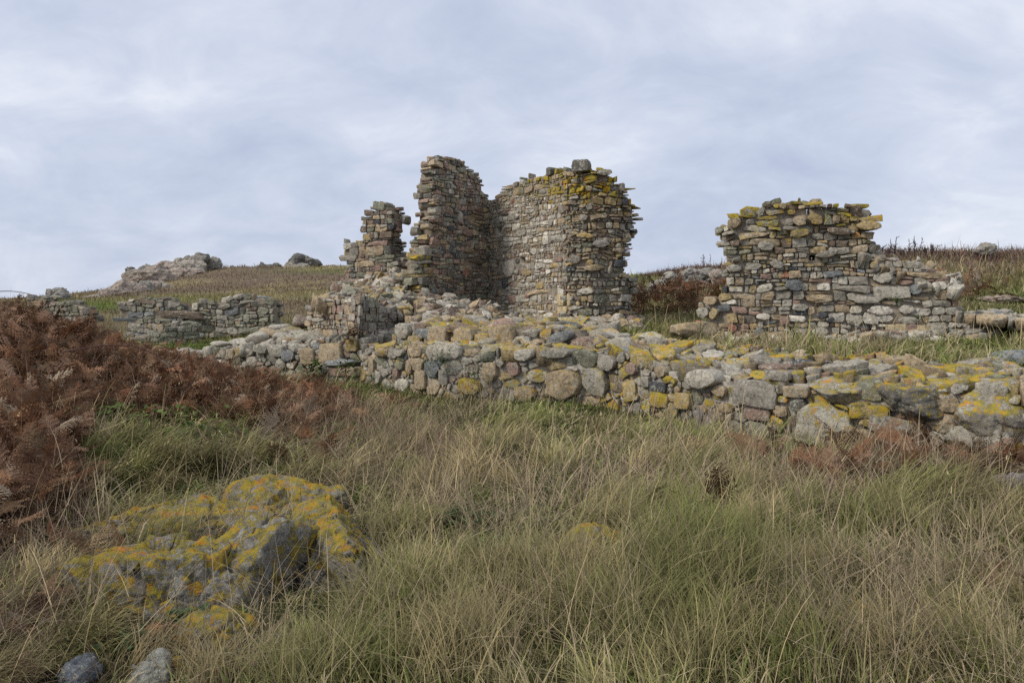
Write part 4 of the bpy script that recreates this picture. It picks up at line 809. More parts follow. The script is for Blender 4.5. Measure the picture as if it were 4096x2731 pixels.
frock(FR, 205, 610, 4.25, (.42, .55, .50), 8, -.2, ((.2, -.3, 1, .60), (.3, -.9, .4, .60)), li=.62, rough=.05)
frock(FR, 256, 582, 4.6, (.86, .98, .86), 14, -.3, ((-.30, -.45, 1, .50), (.95, -.1, .1, .52), (-.15, -.95, .35, .60)), li=.66, rough=.05)
frock(FR, 322, 592, 4.55, (.16, .42, .40), 17, .1, ((.3, -.2, 1, .55), (0, -.9, .3, .6)), li=.55, col=(.2, .18, .15), rough=.05)
frock(FR, 332, 552, 5.05, (.40, 1.15, .62), 22, .42, ((.5, -.1, .8, .56), (-.2, .1, 1, .58)), li=.72, rough=.05)
frock(FR, 280, 522, 5.9, (1.05, .8, .50), 28, .1, ((.25, -.25, 1, .56), (-.5, -.5, .6, .6)), li=.70, rough=.05)
frock(FR, 185, 540, 5.4, (1.15, .55, .46), 31, .12, ((0, -.12, 1, .56),), li=.72, rough=.05)
def small_rock(px, py, Y, size, sd, lab, li=.8, col=(.27, .26, .235), rotz=0, planes=9):
    x, y, z = p2w(px, py, Y); z += .045 if py < 600 or px > 500 else .03; EXCL.append((x, y - .02, size[0] * .55, size[1] * .6, rotz)); V, Fc = rock(size, sub=5, planes=planes, seed=sd, rough=.10, rotz=rotz, k=24); V = V + .012 * fbm(V * 10 + sd, sd, 4)[:, None] + (V / np.linalg.norm(V, axis=1)[:, None]) * (facet(V, 8., sd, .3) + facet(V, 22., sd + 2, .25))[:, None] + np.array([x, y, z])
    tag(mesh_obj('small_rock', V, Fc, M_NEAR, None, np.tile(np.array([*col, li]), (len(V), 1)), (x, y, z - size[2] / 2)), lab, 'rock')
small_rock(219, 646, 3.85, (.36, .3, .22), 41, 'small mustard lichened rock just below the big outcrop', .78)
small_rock(150, 684, 3.42, (.17, .2, .16), 43, 'pale rock with crinkled grey lichen at the lower picture edge', .25, (.33, .33, .29))
small_rock(170, 680, 3.5, (.14, .16, .12), 44, 'dark orange-spotted rock touching the pale crinkled one', .8, (.2, .19, .17))
small_rock(76, 685, 3.38, (.15, .2, .14), 45, 'smooth blue-grey stone in the bottom corner grass', 0, (.16, .18, .21))
small_rock(587, 553, 5.05, (.42, .34, .2), 46, 'half buried yellow lichened rock in the middle of the meadow', .85)
small_rock(672, 558, 5.0, (.22, .22, .14), 47, 'small orange and white rock peeping through straw', .7)
small_rock(866, 632, 3.95, (.24, .22, .14), 48, 'orange lichened rock sunk in the grass near the bramble cane', .95)
small_rock(1012, 491, 6.8, (.52, .4, .2), 49, 'flat purplish grey rock in front of the wall end', .35, (.25, .22, .22))

# pale branching lichen along the outcrop's ridge
def tubes(acc, paths, r0, r1, col, M=4):
    for P in paths:
        P = np.asarray(P, float); n = len(P); T = np.gradient(P, axis=0); T /= np.linalg.norm(T, axis=1)[:, None] + 1e-9
        A = np.cross(T, np.array([.31, .87, .39])); A /= np.linalg.norm(A, axis=1)[:, None]; B = np.cross(T, A); r = np.linspace(r0, r1, n)[:, None]
        an = np.arange(M) * 2 * np.pi / M
        V = (P[:, None] + r[:, None] * (A[:, None] * np.cos(an)[None, :, None] + B[:, None] * np.sin(an)[None, :, None])).reshape(-1, 3)
        i, j = np.meshgrid(np.arange(n - 1), np.arange(M), indexing='ij'); i = i.ravel(); j = j.ravel()
        acc.add(V, np.stack([i * M + j, i * M + (j + 1) % M, (i + 1) * M + (j + 1) % M, (i + 1) * M + j], 1), col)
def curve(P0, P1, sag=0, n=12, wob=.0, side=(0, 0, 1)):
    t_ = np.linspace(0, 1, n)[:, None]; P0 = np.array(P0, float); P1 = np.array(P1, float)
    return P0 * (1 - t_) + P1 * t_ + np.array(side) * sag * 4 * t_ * (1 - t_) + wob * rng.normal(size=(n, 3))
# ------------------------------------------------------------------ grass and stalks
def blades(P, az, Ln, th0, th1, w, col, nseg=4, side=None, tipw=.15, tipcol=None):
    n = len(P); t_ = np.linspace(0, 1, nseg + 1); th = th0[:, None] + (th1 - th0)[:, None] * (t_[None] ** 1.3)
    dl = (Ln / nseg)[:, None]; sx = np.sin(th[:, 1:]); cz = np.cos(th[:, 1:])
    hx = np.concatenate([np.zeros((n, 1)), np.cumsum(sx * dl, 1)], 1); hz = np.concatenate([np.zeros((n, 1)), np.cumsum(cz * dl, 1)], 1)
    cen = np.stack([P[:, :1] + hx * np.cos(az)[:, None], P[:, 1:2] + hx * np.sin(az)[:, None], P[:, 2:3] + hz], -1)
    if side is None: side = az + np.pi / 2 + rng.uniform(-1.1, 1.1, n)
    wk = w[:, None] * (1 - t_[None] ** 1.5 * (1 - tipw)) * .5
    sv = np.stack([np.cos(side), np.sin(side), np.zeros(n)], -1)[:, None] * wk[..., None]
    V = np.stack([cen - sv, cen + sv], 2).reshape(n, -1, 3); m = (nseg + 1) * 2
    k = np.arange(nseg); q = np.stack([2 * k, 2 * k + 1, 2 * k + 3, 2 * k + 2], 1)
    Fc = (q[None] + (np.arange(n) * m)[:, None, None]).reshape(-1, 4)
    c0 = col[:, None] * np.ones((1, m, 1))
    if tipcol is not None: tt = np.repeat(t_, 2)[None, :, None] ** 1.5; c0 = c0 * (1 - tt) + tipcol[:, None] * tt
    return V.reshape(-1, 3), Fc, c0.reshape(-1, 3)

def build_blades(name, parts, mat, kind='stuff', parent=None, loc=None):
    off = 0; Vs, Fs, Cs = [], [], []
    for V, Fc, c in parts: Vs.append(V); Fs.append(Fc + off); Cs.append(c); off += len(V)
    o = mesh_obj(name, np.concatenate(Vs), np.concatenate(Fs), mat, parent, np.concatenate(Cs), loc)
    if kind: tag(o, kind=kind)
    return o

def poly_w(*p): return np.array([p2w(a, HY, b)[:2] for a, b in p])
FOOT = [poly_w((405, 19.4), (491, 22.3), (575, 18.4), (640, 18.4), (640, 20.4), (575, 20.2), (491, 23.4), (400, 20.4)),
        poly_w((676, 15.6), (722, 14.2), (980, 13.1), (1000, 14.4), (900, 15.8), (700, 16.6)), poly_w((341, 22), (402, 21), (402, 22), (341, 23)), poly_w((308, 17.6), (360, 15.6), (412, 18.2), (404, 21.2), (340, 21.6)),
        poly_w((418, 16.3), (655, 16.4), (640, 18.7), (500, 20.4), (412, 19.4)), poly_w((395, 14.4), (650, 12.4), (600, 16.3), (415, 17)), poly_w((112, 27.4), (184, 27), (275, 26.6), (275, 27.2), (112, 28)), poly_w((24, 30.4), (88, 29.5), (88, 30.1), (24, 31)), poly_w((122, 25.6), (160, 25.2), (200, 25.6), (200, 26.1), (122, 26.1))]
def free(X, Y):
    yw = np.interp(X, WALLX, WALLY); k = ~((Y > yw - .03) & (Y < yw + 1.45) & (X > -8.1))
    k &= ~((Y > yw - .03) & (Y < yw + 2.3) & (X > -8.1) & (X < -3.2))
    for f in FOOT: k &= ~inpoly(X, Y, f)
    for (x, y, rx, ry, a) in EXCL: ca, sa = math.cos(a), math.sin(a); k &= (((X - x) * ca + (Y - y) * sa) / rx) ** 2 + ((-(X - x) * sa + (Y - y) * ca) / ry) ** 2 > 1
    return k
APR = np.array([(85, 590), (130, 575), (370, 552), (385, 585), (330, 640), (110, 655)])
def apron(X, Y):
    px, py = w2p(X, np.maximum(Y, .5), 0 * X); return inpoly(px, py, APR)
def wedge(n, y0, y1, pw=1.0, m0=.70, m1=1.2):
    """points in the view wedge, density falling with distance"""
    u = rng.uniform(0, 1, n); Y = (y0 ** pw + u * (y1 ** pw - y0 ** pw)) ** (1 / pw) if pw else y0 * (y1 / y0) ** u
    X = rng.uniform(-1, 1, n) * (Y * m0 + m1); return X, Y

def flow(X, Y): return 3.4 * fbm2(X, Y, .45, 91, 2) + .5
def tussocks(n, y0, y1, nb, hmul=1.0, wpx=.75, nseg=4, pw=.4, spread=.06, wmin=.0022, m0=.70):
    X, Y = wedge(n, y0, y1, pw, m0); k = free(X, Y); X, Y = X[k], Y[k]; n = len(X)
    patch = fbm2(X, Y, 1.4, 101, 3) * 1.25; az0 = flow(X, Y) + rng.normal(0, .35, n); lean = np.clip(.7 + 1.1 * fbm2(X, Y, .7, 111, 2) + rng.normal(0, .15, n), .1, 1.35)
    H = np.clip(.16 + .26 * patch + rng.normal(0, .05, n), .045, .36) * hmul * np.interp(Y, [3, 5.5], [.62, 1])
    fr_ = np.interp(X, WALLX, WALLY) - Y; H = H * np.where((fr_ > 0) & (fr_ < 1.6), .42 + .58 * sstep(fr_, .2, 1.6), 1) * np.where(Y > 17, .5, 1)
    GZ = ground(X, Y); px, py = w2p(X, Y, GZ)
    low = hotspot(px, py, [(500, 515, 60, 25, .6), (170, 628, 120, 26, .95), (330, 610, 60, 30, .7), (190, 500, 70, 14, .4), (440, 590, 60, 40, .5), (860, 530, 70, 20, .6), (200, 349, 80, 8, .9), (120, 640, 60, 50, .3), (480, 540, 40, 20, .5)]); H = H * (1 - .7 * low)
    tc_ = veg_colour(X, Y, GZ) * np.exp(np.clip(rng.normal(0, .38, n), -.9, .55) + .35 * fbm2(X, Y, 1.6, 151, 2))[:, None]; grn = (rng.uniform(0, 1, n) < .46) & (Y < 19); tc_[grn] = tc_[grn] * .35 + (GREEN * .75 + OLIVE * .3) * rng.uniform(.5, 1.1, grn.sum())[:, None]; dry = (rng.uniform(0, 1, n) < .34) & ~grn
    tc_[dry] = tc_[dry] * .4 + STRAW * .7 * rng.uniform(.7, 1.2, dry.sum())[:, None]
    cnt = rng.integers(int(nb * .6), int(nb * 1.4) + 1, n); idx = np.repeat(np.arange(n), cnt); N_ = len(idx)
    sp = spread * (1 + Y[idx] / 12); bx = X[idx] + rng.normal(0, 1, N_) * sp; by = Y[idx] + rng.normal(0, 1, N_) * sp
    k = free(bx, by); idx, bx, by = idx[k], bx[k], by[k]; N_ = len(idx)
    bz = ground(bx, by) - .01; Ln = H[idx] * np.exp(rng.normal(0, .28, N_)) * 1.25
    rot = rng.normal(0, 1, N_) * (1.6 - .9 * np.clip(lean[idx], 0, 1)); az = az0[idx] + rot * .8
    th0 = np.clip(rng.normal(.15, .25, N_), -.3, .8) + lean[idx] * .25; th1 = th0 + .35 + lean[idx] * 1.25 + np.abs(rng.normal(0, .35, N_))
    w = np.maximum(wmin, wpx * by / F) * np.exp(rng.normal(0, .4, N_))
    c = tc_[idx] * np.exp(rng.normal(0, .22, N_))[:, None]
    st = rng.uniform(0, 1, N_) < .16; c[st] = STRAW * rng.uniform(.45, 1.15, st.sum())[:, None]
    c = np.minimum(c, np.array((.55, .47, .30))); tip = c * .85 + STRAW * .14
    return blades(np.stack([bx, by, bz], 1), az, Ln, th0, th1, w, c, nseg, tipcol=tip)
def turf(n, y0, y1, pw=.5, h=.10, wpx=.9, m0=.70):
    X, Y = wedge(n, y0, y1, pw, m0); k = free(X, Y); X, Y = X[k], Y[k]; n = len(X); Z = ground(X, Y)
    c = veg_colour(X, Y, Z) * np.exp(rng.normal(0, .3, n))[:, None] * .62; Ln = h * rng.uniform(.5, 1.8, n) * np.clip(Y / 8, 1, 2.2)
    th0 = rng.uniform(0, .7, n)
    return blades(np.stack([X, Y, Z - .01], 1), rng.uniform(0, 6.28, n), Ln, th0, th0 + rng.uniform(.2, 1.3, n), np.maximum(.003, wpx * Y / F) * rng.uniform(.6, 1.2, n), c, 2)
def mounds():
    spots = [(700, 575, 1.25, 1), (740, 590, 1.1, .95), (670, 600, 1.1, .8), (640, 630, 1, .75), (900, 520, 1, .8), (870, 540, .8, .9), (720, 610, 1, .7), (760, 620, .8, .7), (950, 515, .9, .35), (1010, 530, .8, .4), (900, 545, .7, .6), (150, 480, .8, .45), (205, 478, .9, .55), (250, 470, .7, .5), (385, 606, .9, .9), (350, 662, .6, .7), (480, 650, .8, .25), (440, 660, .9, .2), (560, 470, .7, .4), (300, 490, .8, .6), (510, 455, .7, .2), (600, 440, .7, .35),
             (660, 470, .7, .3), (740, 500, .7, .2), (400, 540, .7, .6), (550, 600, .8, .5), (860, 590, .7, .5), (980, 650, .7, .4), (800, 560, .8, .9), (620, 540, .7, .3), (470, 480, .9, .15), (430, 500, .8, .1)]
    for k in range(130): spots.append((rng.uniform(-60, 1090), rng.uniform(415, 690) ** 1, rng.uniform(.35, .75), rng.uniform(0, 1)))
    out_ = []
    for (px, py, s, g) in spots:
        Y0 = F * HC / (py - HY); x0, y0, _ = p2w(px, HY, Y0)
        if Y0 > 11.5: continue
        n = int(340 * s * np.clip(6.5 / Y0, .55, 1.25)); rr_ = .16 * s + .03; bx = x0 + rng.normal(0, rr_ * .7, n); by = y0 + rng.normal(0, rr_ * .7, n); k = free(bx, by) & ~apron(bx, by); bx, by = bx[k], by[k]; n = len(bx)
        if n < 8: continue
        a0 = float(flow(np.array([x0]), np.array([y0]))[0]) + rng.normal(0, .4); az = a0 + rng.normal(0, .75, n); Ln = (.20 + .24 * s) * np.exp(rng.normal(0, .2, n)) * np.interp(Y0, [3.2, 5.5], [.75, 1]); th0 = rng.normal(.25, .2, n); th1 = th0 + rng.uniform(.8, 1.75, n)
        base = (np.array((.125, .14, .04)) * g + np.array((.29, .23, .12)) * (1 - g)) * math.exp(rng.normal(0, .22)); c = base[None] * np.exp(rng.normal(0, .25, n))[:, None]; tip = c * .75 + (np.array((.27, .27, .10)) * g + STRAW * .8 * (1 - g))[None] * .32
        out_.append(blades(np.stack([bx, by, ground(bx, by) - .01], 1), az, Ln, th0, th1, np.maximum(.003, 1.25 * by / F) * rng.uniform(.6, 1.25, n), c, 5, tipcol=tip))
    return out_
build_blades('meadow_grass', mounds() + [tussocks(2900, 2.7, 9.5, 26, .76, 1.3, 4, .7, .045), tussocks(3000, 7.5, 19, 17, .95, 1.15, 3, .8)], M_GRASS)
build_blades('turf', [turf(45000, 2.7, 9, .5, .08, 1.3), turf(26000, 8, 20, .7, .09, 1.2)], M_GRASS)

def stalks(n, y0, y1, hm=.55, wpx=.55, pw=.6, region=None):
    X, Y = wedge(n, y0, y1, pw); k = free(X, Y) & ~apron(X, Y) & (fbm2(X, Y, .6, 131, 2) > -.25); X, Y = X[k], Y[k]; Z = ground(X, Y)
    n = len(X); th0 = np.abs(rng.normal(.1, .22, n)); c = STRAW[None] * rng.uniform(.6, 1.3, n)[:, None] * np.array([1, .96, .9])
    return blades(np.stack([X, Y, Z], 1), flow(X, Y) + rng.normal(0, 1.0, n), hm * rng.uniform(.6, 1.5, n), th0, th0 + rng.uniform(.05, .7, n), np.maximum(.0016, wpx * Y / F) * rng.uniform(.7, 1.1, n), c, 5, tipw=.5)
def tangle(n, spots):
    """dead grass lying about in matted heaps"""
    out_ = []
    for (px, py, Y, rx, ry, a, c) in spots:
        m_ = int(n * a); x0, y0, _ = p2w(px, HY, Y); X = x0 + rng.normal(0, 1, m_) * rx; Yy = y0 + rng.normal(0, 1, m_) * ry; k = free(X, Yy) & ~(apron(X, Yy) & (rng.uniform(0, 1, len(X)) < .8)); X, Yy = X[k], Yy[k]; m_ = len(X)
        Z = ground(X, Yy) + np.abs(rng.normal(0, .08, m_)); th0 = rng.uniform(.2, 1.5, m_)
        cc = np.array(c)[None] * np.exp(rng.normal(0, .28, m_))[:, None]
        out_.append(blades(np.stack([X, Yy, Z], 1), rng.uniform(0, 6.28, m_), rng.uniform(.12, .5, m_), th0, th0 + rng.uniform(-.3, .9, m_), np.maximum(.0022, .85 * Yy / F) * rng.uniform(.6, 1.2, m_), cc, 4))
    return out_
RB = (.27, .205, .135)
build_blades('dry_stalks', [stalks(650, 2.8, 9, .42, .85), stalks(1000, 7.5, 18, .42, .7)] + tangle(1500, [(425, 470, 7.6, .55, .6, 1.3, RB), (390, 440, 9.0, .5, .5, .6, RB), (640, 510, 6.2, .5, .5, .7, (.33, .26, .18)), (700, 460, 8, .8, .6, .8, (.34, .27, .18)), (900, 600, 4.3, .35, .35, .3, (.36, .29, .19)), (60, 600, 4.3, .5, .5, 1.0, (.20, .15, .11)),
    (800, 500, 6.4, .6, .4, .6, (.33, .26, .18)), (950, 620, 4.0, .4, .4, .3, (.32, .25, .16)), (230, 540, 5.2, .3, .15, .25, (.30, .25, .18)), (345, 505, 5.9, .3, .2, .15, (.25, .22, .12)), (570, 610, 4.2, .4, .4, .3, (.3, .25, .15)), (320, 445, 9, .6, .5, .6, RB), (900, 470, 7.2, .6, .3, .5, (.33, .26, .18))]), M_GRASS)
def mats():
    sp = []
    for k in range(90):
        px, py = rng.uniform(-40, 1080), rng.uniform(410, 690); Y = F * HC / (py - HY)
        if Y < 12: sp.append((px, py, Y, rng.uniform(.12, .35), rng.uniform(.12, .35), rng.uniform(.05, .14), tuple(np.array((.34, .27, .175)) * rng.uniform(.55, 1.15))))
    return tangle(1500, sp)
def seedheads(n):
    X, Y = wedge(n, 2.9, 12, .8); k = free(X, Y); X, Y = X[k], Y[k]; Z = ground(X, Y) + rng.uniform(.18, .5, len(X)); n = len(X)
    return blades(np.stack([X, Y, Z], 1), rng.uniform(0, 6.28, n), rng.uniform(.02, .06, n), rng.uniform(0, .5, n), rng.uniform(.3, .9, n), np.maximum(.005, 1.3 * Y / F), (STRAW * .95)[None] * rng.uniform(.6, 1.2, (n, 1)), 3, tipw=.3)
build_blades('dead_grass', mats() + [seedheads(700)], M_GRASS)

# straw coloured grass on the ground behind the walls, then the moor itself
build_blades('rough_grass', [tussocks(3600, 9.6, 26, 16, .75, .8, 3, 1.0), turf(26000, 10, 30, 1.0, .10)], M_GRASS)
def moor(n, y0, y1, hm, wpx, m0=.68, seg=2):
    X, Y = wedge(n, y0, y1, .6, m0, 2); k = free(X, Y); X, Y = X[k], Y[k]; Z = ground(X, Y); px, py = w2p(X, Y, Z); n = len(X)
    c = veg_colour(X, Y, Z) * np.exp(rng.normal(0, .35, n))[:, None]; hi = sstep(px, 640, 700) * sstep(-py, -292, -272)
    Ln = hm * np.exp(rng.normal(0, .4, n)) * (1 + .5 * hi); th0 = np.abs(rng.normal(.2, .4, n))
    return blades(np.stack([X, Y, Z - .02], 1), rng.uniform(0, 6.28, n), Ln, th0, th0 + rng.uniform(0, .9, n), wpx * Y / F * rng.uniform(.5, 1.3, n), c, seg)
build_blades('moor_vegetation', [moor(70000, 22, 60, .17, .8), moor(60000, 55, 150, .24, .8)], M_GRASS)

# ------------------------------------------------------------------ bracken
def frond_proto(curl=0., arch=.5, npair=15, npin=7, sd=0):
    r_ = np.random.default_rng(sd); V, Fc, Cc = [], [], []
    def strip(P, w0, w1, sidev, c):
        n = len(P); w = np.linspace(w0, w1, n)[:, None]; b = sum(len(v) for v in V)
        V.append(np.stack([P - sidev * w, P + sidev * w], 1).reshape(-1, 3)); k = np.arange(n - 1)
        Fc.append(np.stack([2 * k, 2 * k + 1, 2 * k + 3, 2 * k + 2], 1) + b); Cc.append(np.tile(c, (2 * n, 1)))
    t_ = np.linspace(0, 1, 12); th = arch * t_ ** 1.5 * 1.6; dx = np.cos(th); dz = -np.sin(th) + .25
    R = np.stack([np.concatenate([[0], np.cumsum(dx)[:-1]]), np.zeros(12), np.concatenate([[0], np.cumsum(dz)[:-1]])], 1) / 11
    strip(R, .006, .002, np.array([0, 1., 0]), np.array([1.25, 1.1, 1.0]))
    for i in range(npair):
        s = .16 + .84 * i / npair; p = np.array([np.interp(s, t_, R[:, k]) for k in range(3)]); ln = .30 * math.sin(math.pi * min(1, (s - .02) ** .62)) ** .9 * (1 - .25 * s) + .02
        for sg in (-1, 1):
            if r_.uniform() < .06: continue
            a = 1.15 - .25 * s + r_.normal(0, .1); cu = curl + r_.normal(0, .22); m_ = 5; q = np.linspace(0, 1, m_)
            D = np.array([math.cos(a), sg * math.sin(a), 0]); 
            P = p + D * (q * ln)[:, None]; P[:, 2] -= cu * ln * q ** 1.6; P[:, 0] += .15 * ln * q ** 2 * r_.normal(0, 1)
            strip(P, .0035, .001, np.array([D[1] * -sg, D[0] * sg, 0.]) * sg, np.array([1.1, 1.0, .95]))
            tn = np.array([-D[1], D[0], 0]); cc = np.array([1, 1, 1]) * r_.uniform(.7, 1.2)
            for j in range(npin):
                u = (j + .4) / npin; c0 = p + D * (u * ln); c0[2] -= cu * ln * u ** 1.6; pl_l = ln * .20 * (1 - u * .75) + .006
                for s2 in (-1, 1):
                    up = np.array([0, 0, -abs(r_.normal(.25, .3))]); e = tn * s2 * pl_l + D * pl_l * .35 + up * pl_l; h = D * ln / npin * .36
                    b = sum(len(v) for v in V); V.append(np.stack([c0 - h, c0 + h, c0 + e + h * .45, c0 + e - h * .45])); Fc.append(np.array([[0, 1, 2, 3]]) + b); Cc.append(np.tile(cc, (4, 1)))
    return np.concatenate(V), np.concatenate(Fc), np.concatenate(Cc)
FP = [frond_proto(.25, .4, 14, 6, 1), frond_proto(.5, .7, 14, 6, 2), frond_proto(.1, .15, 15, 6, 3), frond_proto(.6, .3, 13, 6, 4)]
FP_L = [frond_proto(.3, .35, 11, 3, 5), frond_proto(.5, .6, 10, 3, 6)]

def fronds(P, Ln, az, inc, roll, col, protos):
    out_ = []; w = rng.integers(0, len(protos), len(P))
    for k, (V, Fc, Cc) in enumerate(protos):
        m_ = np.nonzero(w == k)[0]
        if not len(m_): continue
        ca, sa, ci, si, cr, sr = np.cos(az[m_]), np.sin(az[m_]), np.cos(inc[m_]), np.sin(inc[m_]), np.cos(roll[m_]), np.sin(roll[m_])
        x = V[:, 0][None]; y = V[:, 1][None] * cr[:, None] - V[:, 2][None] * sr[:, None]; z = V[:, 1][None] * sr[:, None] + V[:, 2][None] * cr[:, None]
        x2 = x * ci[:, None] - z * si[:, None]; z2 = x * si[:, None] + z * ci[:, None]
        x3 = x2 * ca[:, None] - y * sa[:, None]; y3 = x2 * sa[:, None] + y * ca[:, None]; L_ = Ln[m_][:, None]
        W = np.stack([x3 * L_ + P[m_, 0:1], y3 * L_ + P[m_, 1:2], z2 * L_ + P[m_, 2:3]], -1)
        out_.append((W.reshape(-1, 3), (Fc[None] + (np.arange(len(m_)) * len(V))[:, None, None]).reshape(-1, 4), (col[m_][:, None] * Cc[None]).reshape(-1, 3)))
    return out_
def fern_col(n, pale=.2):
    u = rng.uniform(0, 1, (n, 1)); c = (np.array((.215, .095, .048))[None] * u + np.array((.175, .12, .072))[None] * (1 - u)) * np.exp(rng.normal(-.2, .42, n))[:, None]; u = rng.uniform(0, 1, n)
    k = u < pale; c[k] = np.array((.27, .165, .11)) * rng.uniform(.8, 1.3, k.sum())[:, None]
    k = (u > .94); c[k] = np.array((.36, .29, .21)) * rng.uniform(.7, 1.2, k.sum())[:, None]; return c
def bracken_pts(n, poly, y0, y1, H):
    X, Y = wedge(n, y0, y1, 1.2, .8, 1.5); k = free(X, Y); X, Y = X[k], Y[k]; Z = ground(X, Y); px, py = w2p(X, Y, Z); k = inpoly(px, py, poly); X, Y, Z, px, py = [a[k] for a in (X, Y, Z, px, py)]
    h = H(px, py) * (.75 + .5 * fbm2(X, Y, 1.2, 141, 2)); Z = Z + rng.uniform(0, 1, len(X)) ** .75 * h; return np.stack([X, Y, Z], 1)
BANK = [(-160, 280), (40, 300), (110, 335), (165, 366), (235, 384), (330, 398), (350, 418), (300, 440), (240, 428), (170, 420), (75, 425), (70, 470), (62, 520), (30, 545), (-160, 600)]
def bankH(px, py): return (.70 - .50 * sstep(px, 15, 160)) * (1 - .35 * sstep(py, 400, 480))
P = bracken_pts(70000, BANK, 5.2, 16, bankH)
n = len(P); print('bank fronds', n)
far_ = P[:, 1] > 9.5
parts = []
for k_, pr in ((~far_, FP), (far_, FP_L)):
    Q = P[k_]; m_ = len(Q); parts += fronds(Q, rng.uniform(.16, .50, m_), rng.uniform(0, 6.28, m_), rng.normal(.15, .5, m_), rng.normal(0, .6, m_), fern_col(m_), pr)
m_ = int(n * 1.6); Q = P[rng.integers(0, n, m_)]; th0 = rng.uniform(0, 1.2, m_)
parts.append(blades(Q - [0, 0, .12], rng.uniform(0, 6.28, m_), rng.uniform(.15, .6, m_), th0, th0 + rng.uniform(0, .9, m_), np.maximum(.003, .55 * Q[:, 1] / F) * rng.uniform(.6, 1.1, m_), fern_col(m_, .3) * 1.1, 4))
P2 = bracken_pts(15000, [(-160, 530), (66, 515), (95, 560), (92, 620), (110, 700), (-160, 800)], 2.9, 6.5, lambda a, b_: .10 + 0 * a); m_ = len(P2); m2 = min(m_, 170)
Q = P2[:m2]; parts += fronds(Q, rng.uniform(.10, .26, m2), rng.uniform(0, 6.28, m2), rng.normal(.05, .35, m2), rng.normal(0, .6, m2), fern_col(m2) * .62, FP)
th0 = rng.uniform(.3, 1.5, m_); parts.append(blades(P2, rng.uniform(0, 6.28, m_), rng.uniform(.06, .3, m_), th0, th0 + rng.uniform(-.2, .9, m_), np.maximum(.0022, .6 * P2[:, 1] / F), np.array((.13, .095, .065))[None] * np.exp(rng.normal(0, .45, m_))[:, None], 3))
build_blades('bracken', parts, M_FERN)
def fern_clump(px, py, Y, rx, ry, n, H, lab, pale=.16, lmin=.2, lmax=.5, lite=False):
    x0, y0, _ = p2w(px, HY, Y); X = x0 + rng.normal(0, 1, n) * rx * .5; Yy = y0 + rng.normal(0, 1, n) * ry * .5; Z = ground(X, Yy) + rng.uniform(0, 1, n) * H
    Q = np.stack([X, Yy, Z], 1); pr = FP_L if lite or Y > 9.5 else FP
    p_ = fronds(Q, rng.uniform(lmin, lmax, n), rng.uniform(0, 6.28, n), rng.normal(.15, .5, n), rng.normal(0, .6, n), fern_col(n, pale), pr)
    m_ = n * 2; q = Q[rng.integers(0, n, m_)]; th0 = rng.uniform(0, 1.3, m_); p_.append(blades(q, rng.uniform(0, 6.28, m_), rng.uniform(.1, .4, m_), th0, th0 + .6, np.maximum(.0025, .5 * Yy[rng.integers(0, n, m_)] / F), fern_col(m_, .3), 3))
    o = thing('bracken_clump', (x0, y0, float(ground(np.array([x0]), np.array([y0]))[0])), lab, 'bracken', 'clumps of dead bracken in the grass'); build_blades('fronds', p_, M_FERN, None, o)
fern_clump(850, 485, 6.7, .62, .5, 46, .22, 'biggest russet bracken clump in the meadow below the angular boulder')
fern_clump(905, 455, 7.9, .7, .3, 42, .18, 'dull brown bracken against the foot of the angular boulder')
fern_clump(1000, 470, 7.2, .7, .4, 46, .22, 'russet bracken at the wall foot beside the end boulder')
fern_clump(750, 462, 8.0, .4, .3, 16, .14, 'thin reddish bracken beneath the broad pointed boulder', .3)
fern_clump(688, 528, 5.7, .4, .3, 10, .1, 'sparse pinkish bracken fronds lying in straw in mid meadow', .5)
fern_clump(790, 520, 5.9, .3, .2, 7, .1, 'few pale bracken fronds left of the big meadow clump', .6) if 0 else None
fern_clump(312, 440, 9.4, .6, .5, 55, .25, 'russet bracken clump where the bank meets the straw grass')
fern_clump(285, 455, 8.4, .5, .3, 26, .16, 'low bracken fringe in front of the bank')
fern_clump(395, 412, 11.5, .4, .25, 16, .16, 'small bracken tuft near the wall corner')
fern_clump(305, 465, 7.6, .35, .3, 16, .14, 'loose bracken fronds above the big lichened outcrop')
fern_clump(1003, 610, 4.1, .30, .3, 16, .16, 'brittle rusty bracken at the lower corner by the bleached twigs', .4, .14, .3)
fern_clump(30, 500, 5.7, .55, .5, 34, .28, 'tall arching bracken at the near edge of the bank', .35)
fern_clump(95, 560, 4.7, .3, .3, 10, .12, 'few dark bracken fronds beside the lichened outcrop', .1, .15, .35)
fern_clump(40, 610, 4.0, .3, .25, 8, .1, 'withered frond tuft in the dark lower corner grass', .2, .15, .3)
fern_clump(140, 640, 3.75, .10, .08, 3, .06, 'single little fern growing under the lichened outcrop', .1, .14, .2)
fern_clump(672, 300, 23, 3.2, 1.6, 210, .75, 'deep red bracken bed in the gap between the ruins', .08, .5, .9)
fern_clump(940, 292, 23, 2.4, 1.6, 90, .4, 'reddish bracken patch on the slope past the ruin', .1, .4, .8)

